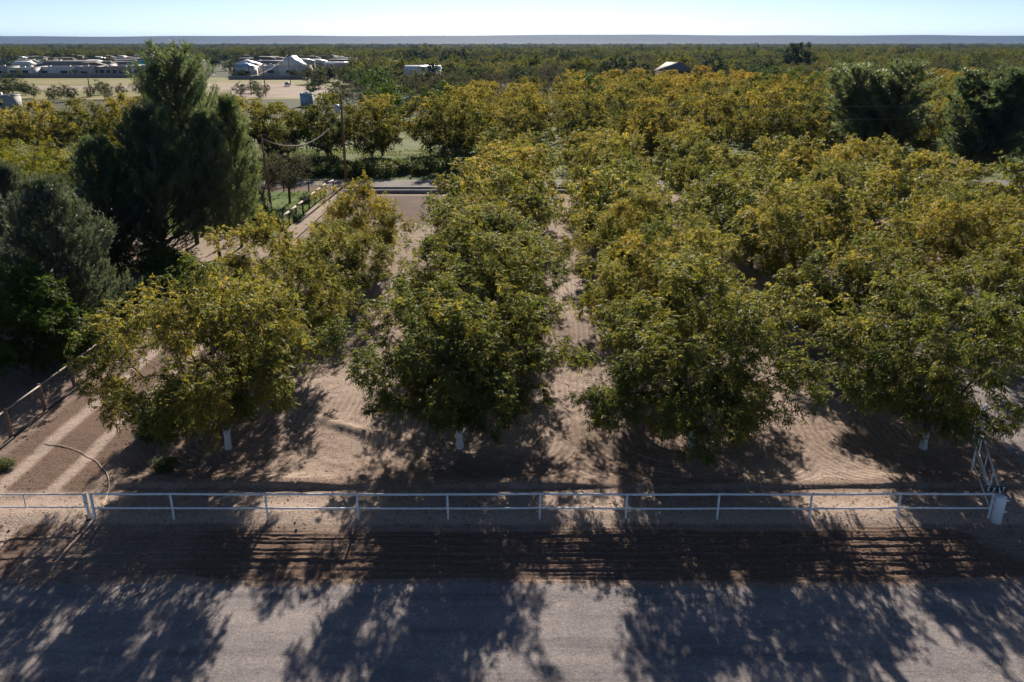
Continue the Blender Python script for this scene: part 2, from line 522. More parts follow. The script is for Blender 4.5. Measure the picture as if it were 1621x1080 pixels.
def ground_fields(x, y):
    w = vnoise(x, y, 4.0) * 0.5 + vnoise(x, y, 1.3) * 0.22
    bump = vnoise(x, y, 2.4) * 0.07 + vnoise(x, y, 0.7) * 0.035 + vnoise(x, y, 0.33) * 0.02
    # zones
    road = 1 - smooth(y + w * 0.6, 23.6, 24.3)
    drive = smooth(x - (y - 30) * SKEW + w, 22.6, 23.4) * smooth(y, 24.0, 25.0)      # the drive beyond the exit gate
    gravel = np.maximum(road, drive * 0.62)
    track = (1 - smooth(np.abs(x - TRACK_X - (y - 34) * 0.01) + w * 0.5, 2.2, 3.3)) * (1 - smooth(y, 55, 62))
    till = smooth(y + w * 0.6, 23.9, 24.6) * (1 - smooth(y + w * 0.7, 27.0, 27.8)) * smooth(x + w * 10, -22, -8) * (1 - smooth(x + w * 8, 14, 23))
    orchard = smooth(y + w * 0.3, 30.9, 31.3) * smooth(x + w * 0.6, -17.6, -16.8) * (1 - drive)
    h = bump.copy()
    h *= 1 - 0.75 * road
    # furrows along the verge
    fy = y + vnoise(x, y * 0 + 3.3, 9.0) * 0.30 + vnoise(x, y, 1.1) * 0.06
    fur = np.sin(fy * TAU / 0.235) * (0.55 + vnoise(x, y, 2.2) * 0.9) + 0.55 * np.sin(fy * TAU / 0.41 + vnoise(x, y, 3.0) * 4)
    h += till * (0.030 * fur + 0.05 * vnoise(x, y, 0.22))
    deep = np.exp(-((fy - 25.75) / 0.11) ** 2) + np.exp(-((fy - 24.55) / 0.13) ** 2) * 0.6
    h -= till * deep * 0.04
    # berm under the rails and the border bank at the edge of the orchard
    berm = np.exp(-((y - 28.6 + w * 0.4) / 0.75) ** 2)
    h += berm * 0.10
    bank = smooth(y + w * 0.35, 30.55, 30.8) * (1 - smooth(y + w * 0.35, 31.0, 32.2))
    h += bank * (0.13 + 0.25 * np.clip(vnoise(x, y * 0 + 7.1, 5.0), -0.3, 0.5)) * smooth(x, -17.5, -16.5) * (1 - drive)
    # a border bank running round the first tree
    dline = np.abs((x + 9.2) * 0.52 + (y - 37.0) * 0.854 - 0.0 + w * 0.5)
    seg = smooth(x, -14.5, -13.5) * (1 - smooth(x, -6.2, -5.4)) * orchard
    h += seg * np.exp(-(dline / 0.35) ** 2) * 0.22
    # disc marks: lines that run down the alleys and turn round the first tree of each column
    s = np.full_like(x, 99.0)
    for cx in COLX[:7]:
        ex = x - (cx + (y - ROW0) * SKEW)
        ey = np.minimum(y - (ROW0 + 1.0), 0.0)
        s = np.minimum(s, np.hypot(ex, ey * 1.15))
    s = s + w * 0.35
    patchy = np.clip(0.55 + vnoise(x, y, 3.0) * 1.6, 0.1, 1.0)
    h += orchard * patchy * 0.03 * np.sin(s * TAU / 0.97 + 1)
    h += orchard * (0.035 * vnoise(x, y, 0.28) + 0.03 * vnoise(x + 9, y, 0.55))
    rakeamt = orchard * np.clip(patchy * 1.3, 0, 1)
    # wheel ruts of the track
    rut = np.exp(-((x - TRACK_X - 1.2 - (y - 34) * 0.005 + w * 0.2) / 0.33) ** 2) + np.exp(-((x - TRACK_X + 1.25 + w * 0.25) / 0.38) ** 2)
    rut *= (1 - smooth(y, 55, 62)) * smooth(y, 24.0, 25.5)
    h -= rut * 0.05
    edge = np.exp(-((x - TRACK_X - 3.1 + w) / 0.5) ** 2) * (1 - smooth(y, 50, 55)) * smooth(y, 30.5, 31.5)
    h += edge * 0.10
    pale = np.clip(rut * 0.95 + berm * 0.75 * (1 - till) + smooth(y, 27.6, 28.0) * (1 - smooth(y, 30.2, 30.7)) * 0.55 + orchard * np.clip(vnoise(x, y, 5) * 1.2 + 0.35, 0, 0.7), 0, 1)
    soilf = np.clip(till * 0.95 + track * 0.75 * (1 - np.clip(rut, 0, 1)) + orchard * np.clip(0.12 + vnoise(x + 31, y, 6.0) * 0.5, 0, 0.45), 0, 1)
    litter = np.clip(orchard * 0.16 * np.clip(1.3 - s / 5.0, 0, 1) + 0.02 + 0.04 * till, 0, 1)
    zone = np.where(road > 0.5, 1, np.where(till > 0.5, 2, np.where(track > 0.5, 3, np.where(drive > 0.5, 4, 0))))
    return h + 0.06, gravel, soilf, pale, litter, zone, s, rakeamt


gx = np.arange(-54, 54.01, 0.17)
gy = np.concatenate([np.arange(13, 23.9, 0.17), np.arange(23.9, 28.4, 0.045), np.arange(28.4, 46, 0.105), np.arange(46, 64, 0.2)])
GX, GY = np.meshgrid(gx, gy)
gh, g_gravel, g_till, g_pale, g_litter, g_zone, g_rake, g_ramt = ground_fields(GX, GY)
fade = smooth(GX, -54, -50) * (1 - smooth(GX, 50, 54)) * (1 - smooth(GY, 60, 64))
gh = gh * fade - 0.02 * (1 - fade)


def height(x, y):
    if y > 64 or abs(x) > 54 or y < 13:
        return -0.02
    i = min(max(np.searchsorted(gy, y) - 1, 0), len(gy) - 2)
    j = min(max(np.searchsorted(gx, x) - 1, 0), len(gx) - 2)
    return float(gh[i:i + 2, j:j + 2].mean())


nyy, nxx = GX.shape
idx = np.arange(nyy * nxx).reshape(nyy, nxx)
quads = np.stack([idx[:-1, :-1], idx[:-1, 1:], idx[1:, 1:], idx[1:, :-1]], axis=-1).reshape(-1, 4)
qz = g_zone[:-1, :-1].ravel()
allv = np.stack([GX, GY, gh], axis=-1).reshape(-1, 3)
for zid, nm, lb in ((0, 'orchard_floor', 'bare sandy orchard floor raked in curved lines'),
                    (1, 'gravel_road', 'grey gravel road along the bottom of the picture'),
                    (2, 'tilled_verge', 'dark furrowed soil strip between fence and road'),
                    (3, 'dirt_track', 'rutted dirt track leading away at the left'),
                    (4, 'driveway', 'gravel drive beyond the exit gate at the right')):
    q = quads[qz == zid]
    used = np.unique(q)
    remap = np.zeros(len(allv), dtype=np.int64)
    remap[used] = np.arange(len(used))
    me = raw_mesh(nm, allv[used], 4, remap[q].ravel(), M['soil'], smooth=True)
    for k, arr in (('gravel', g_gravel), ('till', g_till), ('pale', g_pale), ('litter', g_litter), ('rake', g_rake), ('rakeamt', g_ramt)):
        at = me.attributes.new(k, 'FLOAT', 'POINT')
        at.data.foreach_set('value', arr.ravel()[used].astype(np.float32))
    tag(mesh_obj(nm, me), lb, kind='structure')


# ------------------------------------------------------------------ the ground farther off: sheets, each a little above the one below
def sheet(name, pts, z, mat, label):
    me = raw_mesh(name, [(p[0], p[1], z) for p in pts], len(pts), list(range(len(pts))), mat)
    o = mesh_obj(name, me)
    return tag(o, label, kind='structure')


def ring_ground():
    vs, ls = [(0, 0, -0.12)], []
    rs = [60, 200, 600, 1500, 4000, 12500]
    k = 48
    for r in rs:
        for i in range(k):
            vs.append((r * math.cos(TAU * i / k), r * math.sin(TAU * i / k), -0.12))
    tot = []
    for i in range(k):
        ls += [0, 1 + i, 1 + (i + 1) % k]
        tot.append(3)
    for j in range(len(rs) - 1):
        for i in range(k):
            a, b = 1 + j * k + i, 1 + j * k + (i + 1) % k
            ls += [a, a + k, b + k, b]
            tot.append(4)
    return raw_mesh('valley_floor', vs, tot, ls, M['plain'])


tag(mesh_obj('valley_floor', ring_ground()), 'flat farmed valley floor reaching to the mesa', kind='structure')
sheet('orchard_soil', [(-21, 63.5), (150, 63.5), (150, 103), (-21, 103)], -0.04, M['soil'], 'pale sandy orchard soil further back')
sheet('yard_ground', [(-120, 63.5), (-21.2, 63.5), (-21.2, 103), (-120, 103)], -0.05, M['lot'], 'dirt yard ground beneath the pines')
sheet('ploughed_soil', [(-19.8, 88), (-17.5, 86.6), (-15, 87.4), (-13, 85.5), (-11, 86.4), (-9, 84.6), (-7, 85.8), (-4.5, 84.5), (-4.0, 102), (-19.8, 102)], -0.02, M['brownsoil'], 'bare brown ploughed soil between orchard and road')
sheet('far_verge', [(-250, 103), (330, 103), (330, 109.2), (-250, 109.2)], -0.05, M['brownsoil'], 'brown soil verge by the far ditch')
sheet('far_road', [(-260, 109.2), (340, 109.2), (340, 114.5), (-260, 114.5)], -0.03, M['farroad'], 'pale gravel road crossing behind the orchard')
sheet('road_verge', [(-260, 114.5), (340, 114.5), (340, 126), (-260, 126)], -0.05, M['grass'], 'weedy verge on the far side of the road')
sheet('grove_grass', [(-260, 126), (420, 126), (420, 215), (-260, 215)], -0.06, M['grass'], 'sunlit grass floor of the grove across the road')
sheet('paddock_grass', [(-62, 80), (-23.2, 80), (-23.2, 105), (-62, 105)], -0.025, M['lawn'], 'bright green grass of the fenced paddock')
sheet('dry_field', [(-330, 285), (-60, 285), (-70, 466), (-480, 466)], -0.06, M['drygrass'], 'yellow dry field in front of the town wall')
sheet('dirt_lot', [(-420, 352), (-75, 340), (-80, 372), (-480, 385)], -0.03, M['lot'], 'bare pale dirt strip across the field')
sheet('town_lot', [(-128, 306), (-75, 292), (-66, 330), (-104, 400), (-140, 400)], -0.015, M['lot'], 'pale dirt lot behind the utility poles')


def build_mesa():
    xs = np.linspace(-9000, 9000, 181)
    vs, ls = [], []
    prof = [(0, 0.0), (500, 0.16), (1100, 0.45), (1500, 0.86), (1750, 1.0), (3200, 1.02)]
    for x in xs:
        hh = 92 + 7 * math.sin(x / 1900.0 + 0.6) + 4 * math.sin(x / 640.0) + 2.0 * math.sin(x / 230.0)
        for (dy, k) in prof:
            vs.append((x, 8200 + dy + 220 * math.sin(x / 700.0) * (1 - k) + 90 * math.sin(x / 260.0), -2 + hh * k))
    m = len(prof)
    for i in range(len(xs) - 1):
        for j in range(m - 1):
            a = i * m + j
            ls += [a, a + m, a + m + 1, a + 1]
    return raw_mesh('mesa', vs, 4, ls, M['mesa'], smooth=True)


tag(mesh_obj('mesa_hills', build_mesa()), 'long flat-topped blue mesa along the horizon', kind='structure')


# ------------------------------------------------------------------ tree makers
def broadleaf(seed, R, H, lobes, pts_per_lobe, leaves, pairs, leaf_len, leaflet_l, leaflet_w, bottom=0.16, mat='pecan',
              lobe_r=0.2, trunk_r=0.165, fork=1.25, wood_min=0.0, sparse=1.0, cut=None):
    """returns wood mesh, crown mesh"""
    r = np.random.default_rng(seed)
    zc = H * 0.50
    zup, zdn = H * 0.50, H * (0.50 - bottom)
    # lobes spread evenly over the crown's surface, some inside
    k = np.arange(lobes) + 0.5
    cosv = 1 - 2 * k / lobes
    ang = k * 2.399963 + r.random() * 6
    cosv = np.clip(cosv + r.normal(0, 0.10, lobes), -0.97, 0.99)
    ang = ang + r.normal(0, 0.22, lobes)
    sinv = np.sqrt(1 - cosv ** 2)
    rad = r.uniform(0.60, 0.96, lobes)
    rad[r.random(lobes) < 0.22] *= 0.6
    rad[r.random(lobes) < 0.12] *= 1.12
    cz = np.where(cosv > 0, cosv * zup, cosv * zdn)
    shape = np.where(cosv < 0, 1.0 - 0.30 * cosv ** 2, 1.0)
    C = np.stack([np.cos(ang) * sinv * R * rad * shape, np.sin(ang) * sinv * R * rad * shape, zc + cz * rad], axis=1)
    lr = r.uniform(0.7, 1.35, lobes) * lobe_r * R
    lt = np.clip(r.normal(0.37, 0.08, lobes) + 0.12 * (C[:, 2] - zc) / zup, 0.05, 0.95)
    P = np.repeat(C, pts_per_lobe, axis=0)
    g = norm(r.normal(size=P.shape)) * (r.random((len(P), 1)) ** 0.45)
    P = P + g * np.repeat(lr, pts_per_lobe)[:, None] * np.array([1.15, 1.15, 0.8])
    P[:, 2] = np.maximum(P[:, 2], H * bottom * 0.55 + 0.15 * r.random(len(P)))
    T = np.repeat(lt, pts_per_lobe)
    if cut is not None:               # low boughs pruned away on one side
        da = np.abs((np.arctan2(P[:, 1], P[:, 0]) - cut[0] + math.pi) % TAU - math.pi)
        ok = ~((da < cut[1]) & (np.hypot(P[:, 0], P[:, 1]) > cut[2]) & (P[:, 2] < cut[3]))
        P, T = P[ok], T[ok]
    # wood: limbs first, then every point joins the nearest part of the growing tree
    nodes = [np.array([0, 0, 0.0]), np.array([0.03, 0.0, fork])]
    par = [-1, 0]
    L = [0, fork]
    nl = 5
    a0 = r.random() * TAU
    for i in range(nl):
        a = a0 + i * TAU / nl + r.normal(0, 0.2)
        tilt = r.uniform(0.45, 0.95)
        p = nodes[1]
        prev = 1
        for q in range(4):
            st = H * 0.13
            tl = tilt * (1 - 0.1 * q)
            p = p + np.array([math.cos(a) * math.sin(tl), math.sin(a) * math.sin(tl), math.cos(tl)]) * st + r.normal(0, 0.08, 3)
            nodes.append(p)
            par.append(prev)
            L.append(L[prev] + st)
            prev = len(nodes) - 1
    order = np.argsort(np.linalg.norm(P - nodes[1], axis=1))
    NA = np.zeros((len(nodes) + len(P), 3))
    NA[:len(nodes)] = nodes
    LA = np.zeros(len(NA))
    LA[:len(L)] = L
    n = len(nodes)
    for oi in order:
        d = np.linalg.norm(NA[1:n] - P[oi], axis=1)
        j = int(np.argmin(d + 0.18 * LA[1:n])) + 1
        NA[n] = P[oi]
        LA[n] = LA[j] + d[j - 1]
        par.append(j)
        n += 1
    par = np.array(par)
    area = np.full(n, 0.010 ** 2)
    for i in range(n - 1, 0, -1):
        area[par[i]] += area[i]
    rr = np.sqrt(area)
    rr = rr / rr[1] * trunk_r * 0.86
    rr = np.maximum(rr, 0.008)
    segs = []
    for i in range(2, n):
        if rr[i] < wood_min:
            continue
        p = par[i]
        segs.append((NA[p], NA[i], min(rr[p], rr[i] * 1.5), rr[i]))
    # flared trunk
    for q in range(5):
        z0, z1 = fork * q / 5, fork * (q + 1) / 5 + 0.02
        f = lambda z: trunk_r * (0.88 + 0.28 * math.exp(-z / 0.18)) + (0.02 if z > fork * 0.9 else 0)
        segs.append((np.array([0.03 * z0 / fork, 0, z0 - (0.25 if q == 0 else 0)]), np.array([0.03 * z1 / fork, 0, z1]), f(z0), f(z1)))
    wood = tubes_mesh('trunk', segs, M['bark'], 6)
    # compound leaves
    keep = r.random(len(P)) < sparse
    P, T = P[keep], T[keep]
    D = norm(P - np.array([0, 0, zc * 0.8]))
    B = np.repeat(P, leaves, axis=0)
    DD = np.repeat(D, leaves, axis=0)
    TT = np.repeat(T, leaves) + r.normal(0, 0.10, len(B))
    ld = norm(DD * 0.45 + r.normal(size=B.shape) * 0.75 + np.array([0, 0, 0.10]))
    B = B + r.normal(size=B.shape) * 0.13
    ll = leaf_len * r.uniform(0.7, 1.25, len(B))
    sd_ = norm(np.cross(ld, np.array([0, 0, 1.0])) + 1e-4)
    bases, dirs, tones, sides = [], [], [], []
    for j in range(pairs * 2 + 1):
        if j == pairs * 2:
            t, s = 1.0, 0
        else:
            t, s = 0.25 + 0.75 * (j // 2) / max(pairs, 1), (1 if j % 2 else -1)
        b = B + ld * (ll * t)[:, None]
        b[:, 2] -= ll * 0.35 * t * t
        dd = norm(ld * (0.55 if s else 1.0) + sd_ * s * 0.85 + np.array([0, 0, -0.35]) + r.normal(size=B.shape) * 0.18)
        bases.append(b)
        dirs.append(dd)
        tones.append(TT + r.normal(0, 0.04, len(B)))
        sides.append(norm(np.cross(dd, np.cross(ld, sd_) + r.normal(size=B.shape) * 0.45)))
    base = np.concatenate(bases)
    dr = np.concatenate(dirs)
    sd2 = np.concatenate(sides)
    tn = np.clip(np.concatenate(tones), 0, 1)
    le = leaflet_l * r.uniform(0.75, 1.25, len(base))
    wi = leaflet_w * r.uniform(0.8, 1.2, len(base))
    bend = np.zeros_like(base)
    bend[:, 2] = -0.2 * le
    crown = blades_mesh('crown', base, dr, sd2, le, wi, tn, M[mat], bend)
    return wood, crown


def conifer(seed, H, R, prof, whorl=0.36, per=4, needles=16, nl=0.40, nw=0.045, mat='pine', bare=0.12, rise=0.75, stems=1, lean=0.0, spread=0.42):
    r = np.random.default_rng(seed)
    segs, SB, SD, ST = [], [], [], []
    for s in range(stems):
        a_s = r.random() * TAU if stems > 1 else 0
        ln = lean * r.uniform(0.6, 1.2) if stems > 1 else lean * 0
        hs = H * (r.uniform(0.8, 1.0) if s else 1.0)
        off = np.array([math.cos(a_s) * ln, math.sin(a_s) * ln, 0])
        ax = lambda t: off * (t ** 0.8) + np.array([0.12 * math.sin(t * 5 + s), 0.12 * math.cos(t * 4 + s), t * hs])
        tr = 0.013 * H
        for q in range(10):
            t0, t1 = q / 10, (q + 1) / 10
            p0 = ax(t0)
            if q == 0:
                p0 = p0 - np.array([0, 0, 0.3])
            segs.append((p0, ax(t1), tr * (1 - t0 * 0.9), tr * (1 - t1 * 0.9)))
        z = bare * hs
        rs = R / (1 + 0.35 * (stems - 1))
        while z < hs * 0.985:
            t = z / hs
            rmax = rs * prof(t)
            a0 = r.random() * TAU
            for k in range(per):
                if r.random() < 0.1:
                    continue
                a = a0 + k * TAU / per + r.normal(0, 0.3)
                bl = rmax * r.uniform(0.62, 1.18) + 0.25
                p = ax(t)
                up = r.uniform(0.2, 0.45) + 0.35 * t
                steps = max(3, int(bl / 0.42))
                pts = [p]
                for q in range(steps):
                    f = (q + 1) / steps
                    ang_up = up + rise * f * 0.55
                    p = p + np.array([math.cos(a) * math.cos(ang_up), math.sin(a) * math.cos(ang_up), math.sin(ang_up)]) * (bl / steps) + r.normal(0, 0.04, 3)
                    pts.append(p)
                br = 0.012 + 0.011 * bl
                for q in range(steps):
                    segs.append((pts[q], pts[q + 1], br * (1 - q / steps * 0.85), br * (1 - (q + 1) / steps * 0.85)))
                bt = r.normal(0.42, 0.14)
                for q in range(1, steps + 1):
                    f = q / steps
                    if f < 0.3 and bl > 1.2:
                        continue
                    d = norm(pts[q] - pts[q - 1])
                    ns = 2 if f < 0.75 else 3
                    for e in range(ns):
                        sdv = norm(d * 0.55 + r.normal(size=3) * spread + np.array([0, 0, 0.95]))
                        SB.append(pts[q] + r.normal(0, 0.06, 3))
                        SD.append(sdv)
                        ST.append(bt + r.normal(0, 0.08))
            z += whorl * r.uniform(0.75, 1.25)
    SB, SD, ST = np.array(SB), np.array(SD), np.array(ST)
    sl = r.uniform(0.35, 0.85, len(SB))
    B = np.repeat(SB, needles, axis=0)
    D = np.repeat(SD, needles, axis=0)
    t = np.tile(np.linspace(0, 1, needles), len(SB))
    B = B + D * (t * np.repeat(sl, needles))[:, None]
    dd = norm(D * 0.85 + norm(r.normal(size=B.shape)) * 0.65)
    sd2 = norm(np.cross(dd, r.normal(size=B.shape)))
    tn = np.clip(np.repeat(ST, needles) + r.normal(0, 0.07, len(B)), 0, 1)
    crown = blades_mesh('crown', B, dd, sd2, nl * r.uniform(0.7, 1.2, len(B)), np.full(len(B), nw), tn, M[mat], None, 0.4)
    wood = tubes_mesh('trunk', segs, M['bark'], 5)
    return wood, crown


def whitewash_mesh(trunk_r=0.165, h=0.95):
    pts = [(0.03 * z / 1.25, 0, z) for z in np.linspace(-0.2, h, 7)]
    rad = [trunk_r * (0.88 + 0.28 * math.exp(-max(z, 0) / 0.18)) + 0.018 for z in np.linspace(-0.2, h, 7)]
    me = sweep_mesh('painted_trunk_base', pts, rad, M['whitewash'], 10)
    for p in me.polygons:
        p.use_smooth = True
    return me


def plant_tree(name, tpl, loc, rz, scale, label, cat='tree', group=None, tint=0.0, wash=None):
    t = empty(name, loc, rz, scale)
    tag(t, label, cat, group)
    mesh_obj('trunk', tpl[0], None, t)
    c = mesh_obj('crown', tpl[1], None, t)
    c.color = (1.0 + tint, 1, 1, 1)
    if wash is not None:
        mesh_obj('painted_trunk_base', wash, None, t)
    return t


NEAR = [broadleaf(11, 5.5, 8.7, 56, 15, 13, 4, 0.34, 0.148, 0.056, 0.19),
        broadleaf(12, 5.0, 8.6, 52, 15, 13, 4, 0.34, 0.148, 0.056, 0.18),
        broadleaf(13, 5.7, 8.9, 58, 15, 13, 4, 0.34, 0.148, 0.056, 0.18),
        broadleaf(14, 5.4, 8.7, 56, 15, 13, 4, 0.34, 0.148, 0.056, 0.22, cut=(1.98, 0.95, 1.7, 4.5))]
MID = [broadleaf(21 + i, 5.5, 8.8, 56, 11, 7, 3, 0.36, 0.23, 0.098, 0.15, wood_min=0.012) for i in range(4)]
FAR = [broadleaf(31 + i, 5.5, 9.6, 44, 8, 6, 1, 0.38, 0.42, 0.19, 0.16, 'pecanfar', 0.18, wood_min=0.02) for i in range(4)]
WASH = whitewash_mesh()

# ------------------------------------------------------------------ the pecan orchard this side of the far road
ordn = ['first', 'second', 'third', 'fourth', 'fifth', 'sixth', 'seventh', 'eighth', 'ninth', 'tenth', 'eleventh']
front_labels = ['broad front pecan tree beside the dirt track, leftmost of the white-trunked row',
                'front pecan tree with white-painted trunk base, second from the dirt track',
                'wide front pecan tree with white-painted trunk base, third from the dirt track',
                'front pecan tree nearest the exit gate, rightmost white-painted trunk']
front_scale = [(0.94, 0.96, 1.07), (0.94, 0.97, 1.0), (1.0, 0.98, 1.0), (0.95, 0.95, 0.98)]
G_ORCH = 'pecan trees of the near orchard'
for n in range(7):
    y = ROW0 + SP * n
    for ci in range(12):
        x = COLX[ci] + SKEW * (y - ROW0)
        if ci == 0 and n > 3:
            continue
        if x > 0.66 * (y * 0.94 + 4) + 7:
            continue
        if n == 0 and ci > 3:
            continue
        if n >= 5 and x > 46:
            continue
        jx, jy = random.uniform(-0.5, 0.5), random.uniform(-0.5, 0.5)
        if n == 0:
            jx = jy = 0
            tpl, s, lab, rz = NEAR[ci], front_scale[ci], front_labels[ci], 0.4 + ci * 1.3
        else:
            if n <= 1 or (n == 2 and ci < 5) or ci == 0:
                tpl = NEAR[(ci + n * 2) % 4]
            else:
                tpl = MID[(ci * 3 + n) % 4]
            s = random.uniform(0.82, 1.04) * (1.08 if ci == 1 and n > 1 else 1.03 if ci == 2 else 1.0)
            s = (s, s, min(1.04, s * random.uniform(0.95, 1.15)))
            rz = random.uniform(0, TAU)
            if ci == 0:
                lab = ('', 'pecan tree behind the broad leftmost front tree, crowns merging',
                       'low pecan tree, third back in the leftmost column',
                       'small round pecan tree alone at the end of the leftmost column')[n]
                if n == 1:
                    s = (0.82, 0.84, 0.96)
                    jx = -0.8
                if n == 2:
                    s = (0.66, 0.70, 0.72)
                if n == 3:
                    s = (0.72, 0.70, 0.82)
            else:
                lab = 'pecan tree, %s back from the fence in the %s orchard column from the left' % (ordn[n], ordn[ci])
        plant_tree('pecan_tree', tpl, (x + jx, y + jy, height(x, y) - 0.03), rz, s, lab, 'pecan tree', G_ORCH,
                   tint=random.uniform(-0.03, 0.05) + 0.010 * n - 0.02, wash=WASH if n <= 1 else None)

# ------------------------------------------------------------------ the groves across the far road
PINES_R = [(px_x(1392, 121), 121.0), (px_x(1532, 114), 114.0), (px_x(1640, 117), 117.0)]
def pxcol_(x, y):
    return 810.5 + x / (y * math.cos(PITCH) + CAM_H * math.sin(PITCH)) * FPX


cands = []
for n in range(9, 30):
    y = ROW0 + SP * n + 3.5
    for ci in range(-24, 30):
        x = -13.35 + SP * ci + SKEW * (y - ROW0) + random.uniform(-0.7, 0.7)
        lim = 0.66 * (y * 0.94 + 3) + 6
        if abs(x) > lim:
            continue
        left = x < -14 - (y - 130) * 0.02
        if left or y > (216 if pxcol_(x, y) < 950 else 285):
            continue
        if any(math.hypot(x - a, y - b) < 9 for a, b in PINES_R):
            continue
        cands.append((y, x, left, n))
for n_, y_, sp_ in ((9, 131.0, 7.4), (10, 141.0, 8.2)):
    x_ = -0.66 * (y_ * 0.94 + 3) - 6
    while x_ < -13:
        if not (n_ == 9 and abs(pxcol_(x_, y_) - 700) < 30):
            cands.append((y_ + random.uniform(-1.5, 1.5), x_, True, n_))
        x_ += sp_ * random.uniform(0.85, 1.15)
cands.sort()
cands = cands[:262]
rows = {}
for c in cands:
    rows.setdefault((c[2], c[3]), []).append(c[1])
for k in rows:
    rows[k].sort()
words = ordn + ['twelfth', 'thirteenth', 'fourteenth', 'fifteenth', 'sixteenth', 'seventeenth', 'eighteenth', 'nineteenth', 'twentieth'] + ['twenty-' + w for w in ordn]
for (y, x, left, n) in cands:
    od = words[rows[(left, n)].index(x)]
    s = random.uniform(0.9, 1.12)
    if left:
        lab = 'golden brown pecan tree beyond the back road, %s from left in the %s row' % (od, 'front' if n == 9 else 'rear')
        grp = 'grove row across the road on the left'
    elif y < 160:
        lab = 'olive gold pecan tree right of the paddock, %s from left in grove row %s' % (od, ordn[n - 9])
        grp = 'near rows of the grove across the road'
    elif y < 240:
        lab = 'orange gold pecan tree in the middle of the dense grove beyond the far road'
        grp = 'middle rows of the grove across the road'
    else:
        lab = 'small distant gold pecan tree at the back of the grove beyond the road'
        grp = 'back rows of the grove across the road'
    plant_tree('pecan_tree', FAR[random.randrange(4)], (x, y + random.uniform(-0.7, 0.7), -0.05), random.uniform(0, TAU),
               (s, s, s * random.uniform(0.92, 1.1)), lab, 'pecan tree', grp, tint=(0.03 if left else 0.01) + random.uniform(-0.1, 0.1) + 0.06 * min(1, (y - 130) / 120) + (0.14 if y > 235 else 0))

# ------------------------------------------------------------------ conifers
cone = lambda t: (1 - t) ** 0.72 * (0.55 + 0.45 * min(1, t / 0.18))
egg = lambda t: math.sqrt(max(0.0, 1 - ((t - 0.42) / 0.60) ** 2)) if t > 0.0 else 0.3
fat = lambda t: (1 - t) ** 0.6 * (0.7 + 0.3 * min(1, t / 0.2))
slim = lambda t: (1 - t) ** 0.5 * min(1, 0.5 + t * 2)
PINE_A = conifer(41, 18.0, 5.0, egg, 0.27, 6)
PINE_B = conifer(42, 13.5, 6.6, fat, 0.26, 6, bare=0.07)
PINE_C = conifer(43, 13.0, 2.9, slim, 0.27, 5)
PINE_D = conifer(44, 9.8, 4.6, fat, 0.25, 6, needles=20, mat='bluepine', bare=0.04, nl=0.30, nw=0.045)
PINE_E = conifer(45, 15.5, 7.4, lambda t: egg(t) if t > 0.3 else 0.55, 0.55, 5, nl=0.46, nw=0.07, bare=0.16, stems=5, lean=4.6)
PINE_F = conifer(46, 15.5, 5.4, lambda t: egg(t), 0.5, 5, nl=0.46, nw=0.07, bare=0.14, stems=4, lean=3.0)


def at_px(px, y):
    return (px_x(px, y), y, -0.05)


plant_tree('pine_tree', PINE_A, at_px(312, 76), 0.3, (1.0, 1.0, 0.90), 'tallest dark pine at the left, its top reaching the horizon', 'pine tree', 'pines by the house')
plant_tree('pine_tree', PINE_B, at_px(262, 68), 1.3, (0.92, 0.92, 0.91), 'broad dark pine standing in front of the tallest pine', 'pine tree', 'pines by the house')
plant_tree('pine_tree', PINE_C, at_px(385, 75), 2.0, 1.0, 'slender grey-green pine on the right side of the pine clump', 'pine tree', 'pines by the house', 0.25)
plant_tree('pine_tree', PINE_C, at_px(347, 71), 4.0, (1.05, 1.05, 0.93), 'pale-tipped slim pine between the tallest pine and the utility pole', 'pine tree', 'pines by the house', 0.15)
plant_tree('pine_tree', PINE_B, at_px(182, 66), 3.6, (0.72, 0.72, 0.76), 'low dark pine on the left side of the pine clump', 'pine tree', 'pines by the house')
plant_tree('pine_tree', PINE_D, at_px(118, 48), 0.6, 1.0, 'blue-green pine with pale tips beside the wire fence', 'pine tree', 'pines by the house')
plant_tree('pine_tree', PINE_D, at_px(52, 56), 2.6, (0.62, 0.62, 0.97), 'thin blue-green pine in front of the flat-roofed house', 'pine tree', 'pines by the house')
plant_tree('pine_tree', PINE_E, (PINES_R[0][0], PINES_R[0][1], -0.05), 0.9, (2.0, 1.7, 0.93), 'wide many-stemmed dark pine rising from the orchard at right', 'pine tree', 'pines in the orchard at right', 0.2)
plant_tree('pine_tree', PINE_F, (PINES_R[1][0], PINES_R[1][1], -0.05), 0.4, (1.8, 1.6, 0.92), 'dense dark pine with bare trunk foot in the orchard, second from right', 'pine tree', 'pines in the orchard at right')
plant_tree('pine_tree', PINE_F, (PINES_R[2][0], PINES_R[2][1], -0.05), 2.9, (1.25, 1.25, 0.86), 'dark pine cut by the right edge of the picture', 'pine tree', 'pines in the orchard at right')

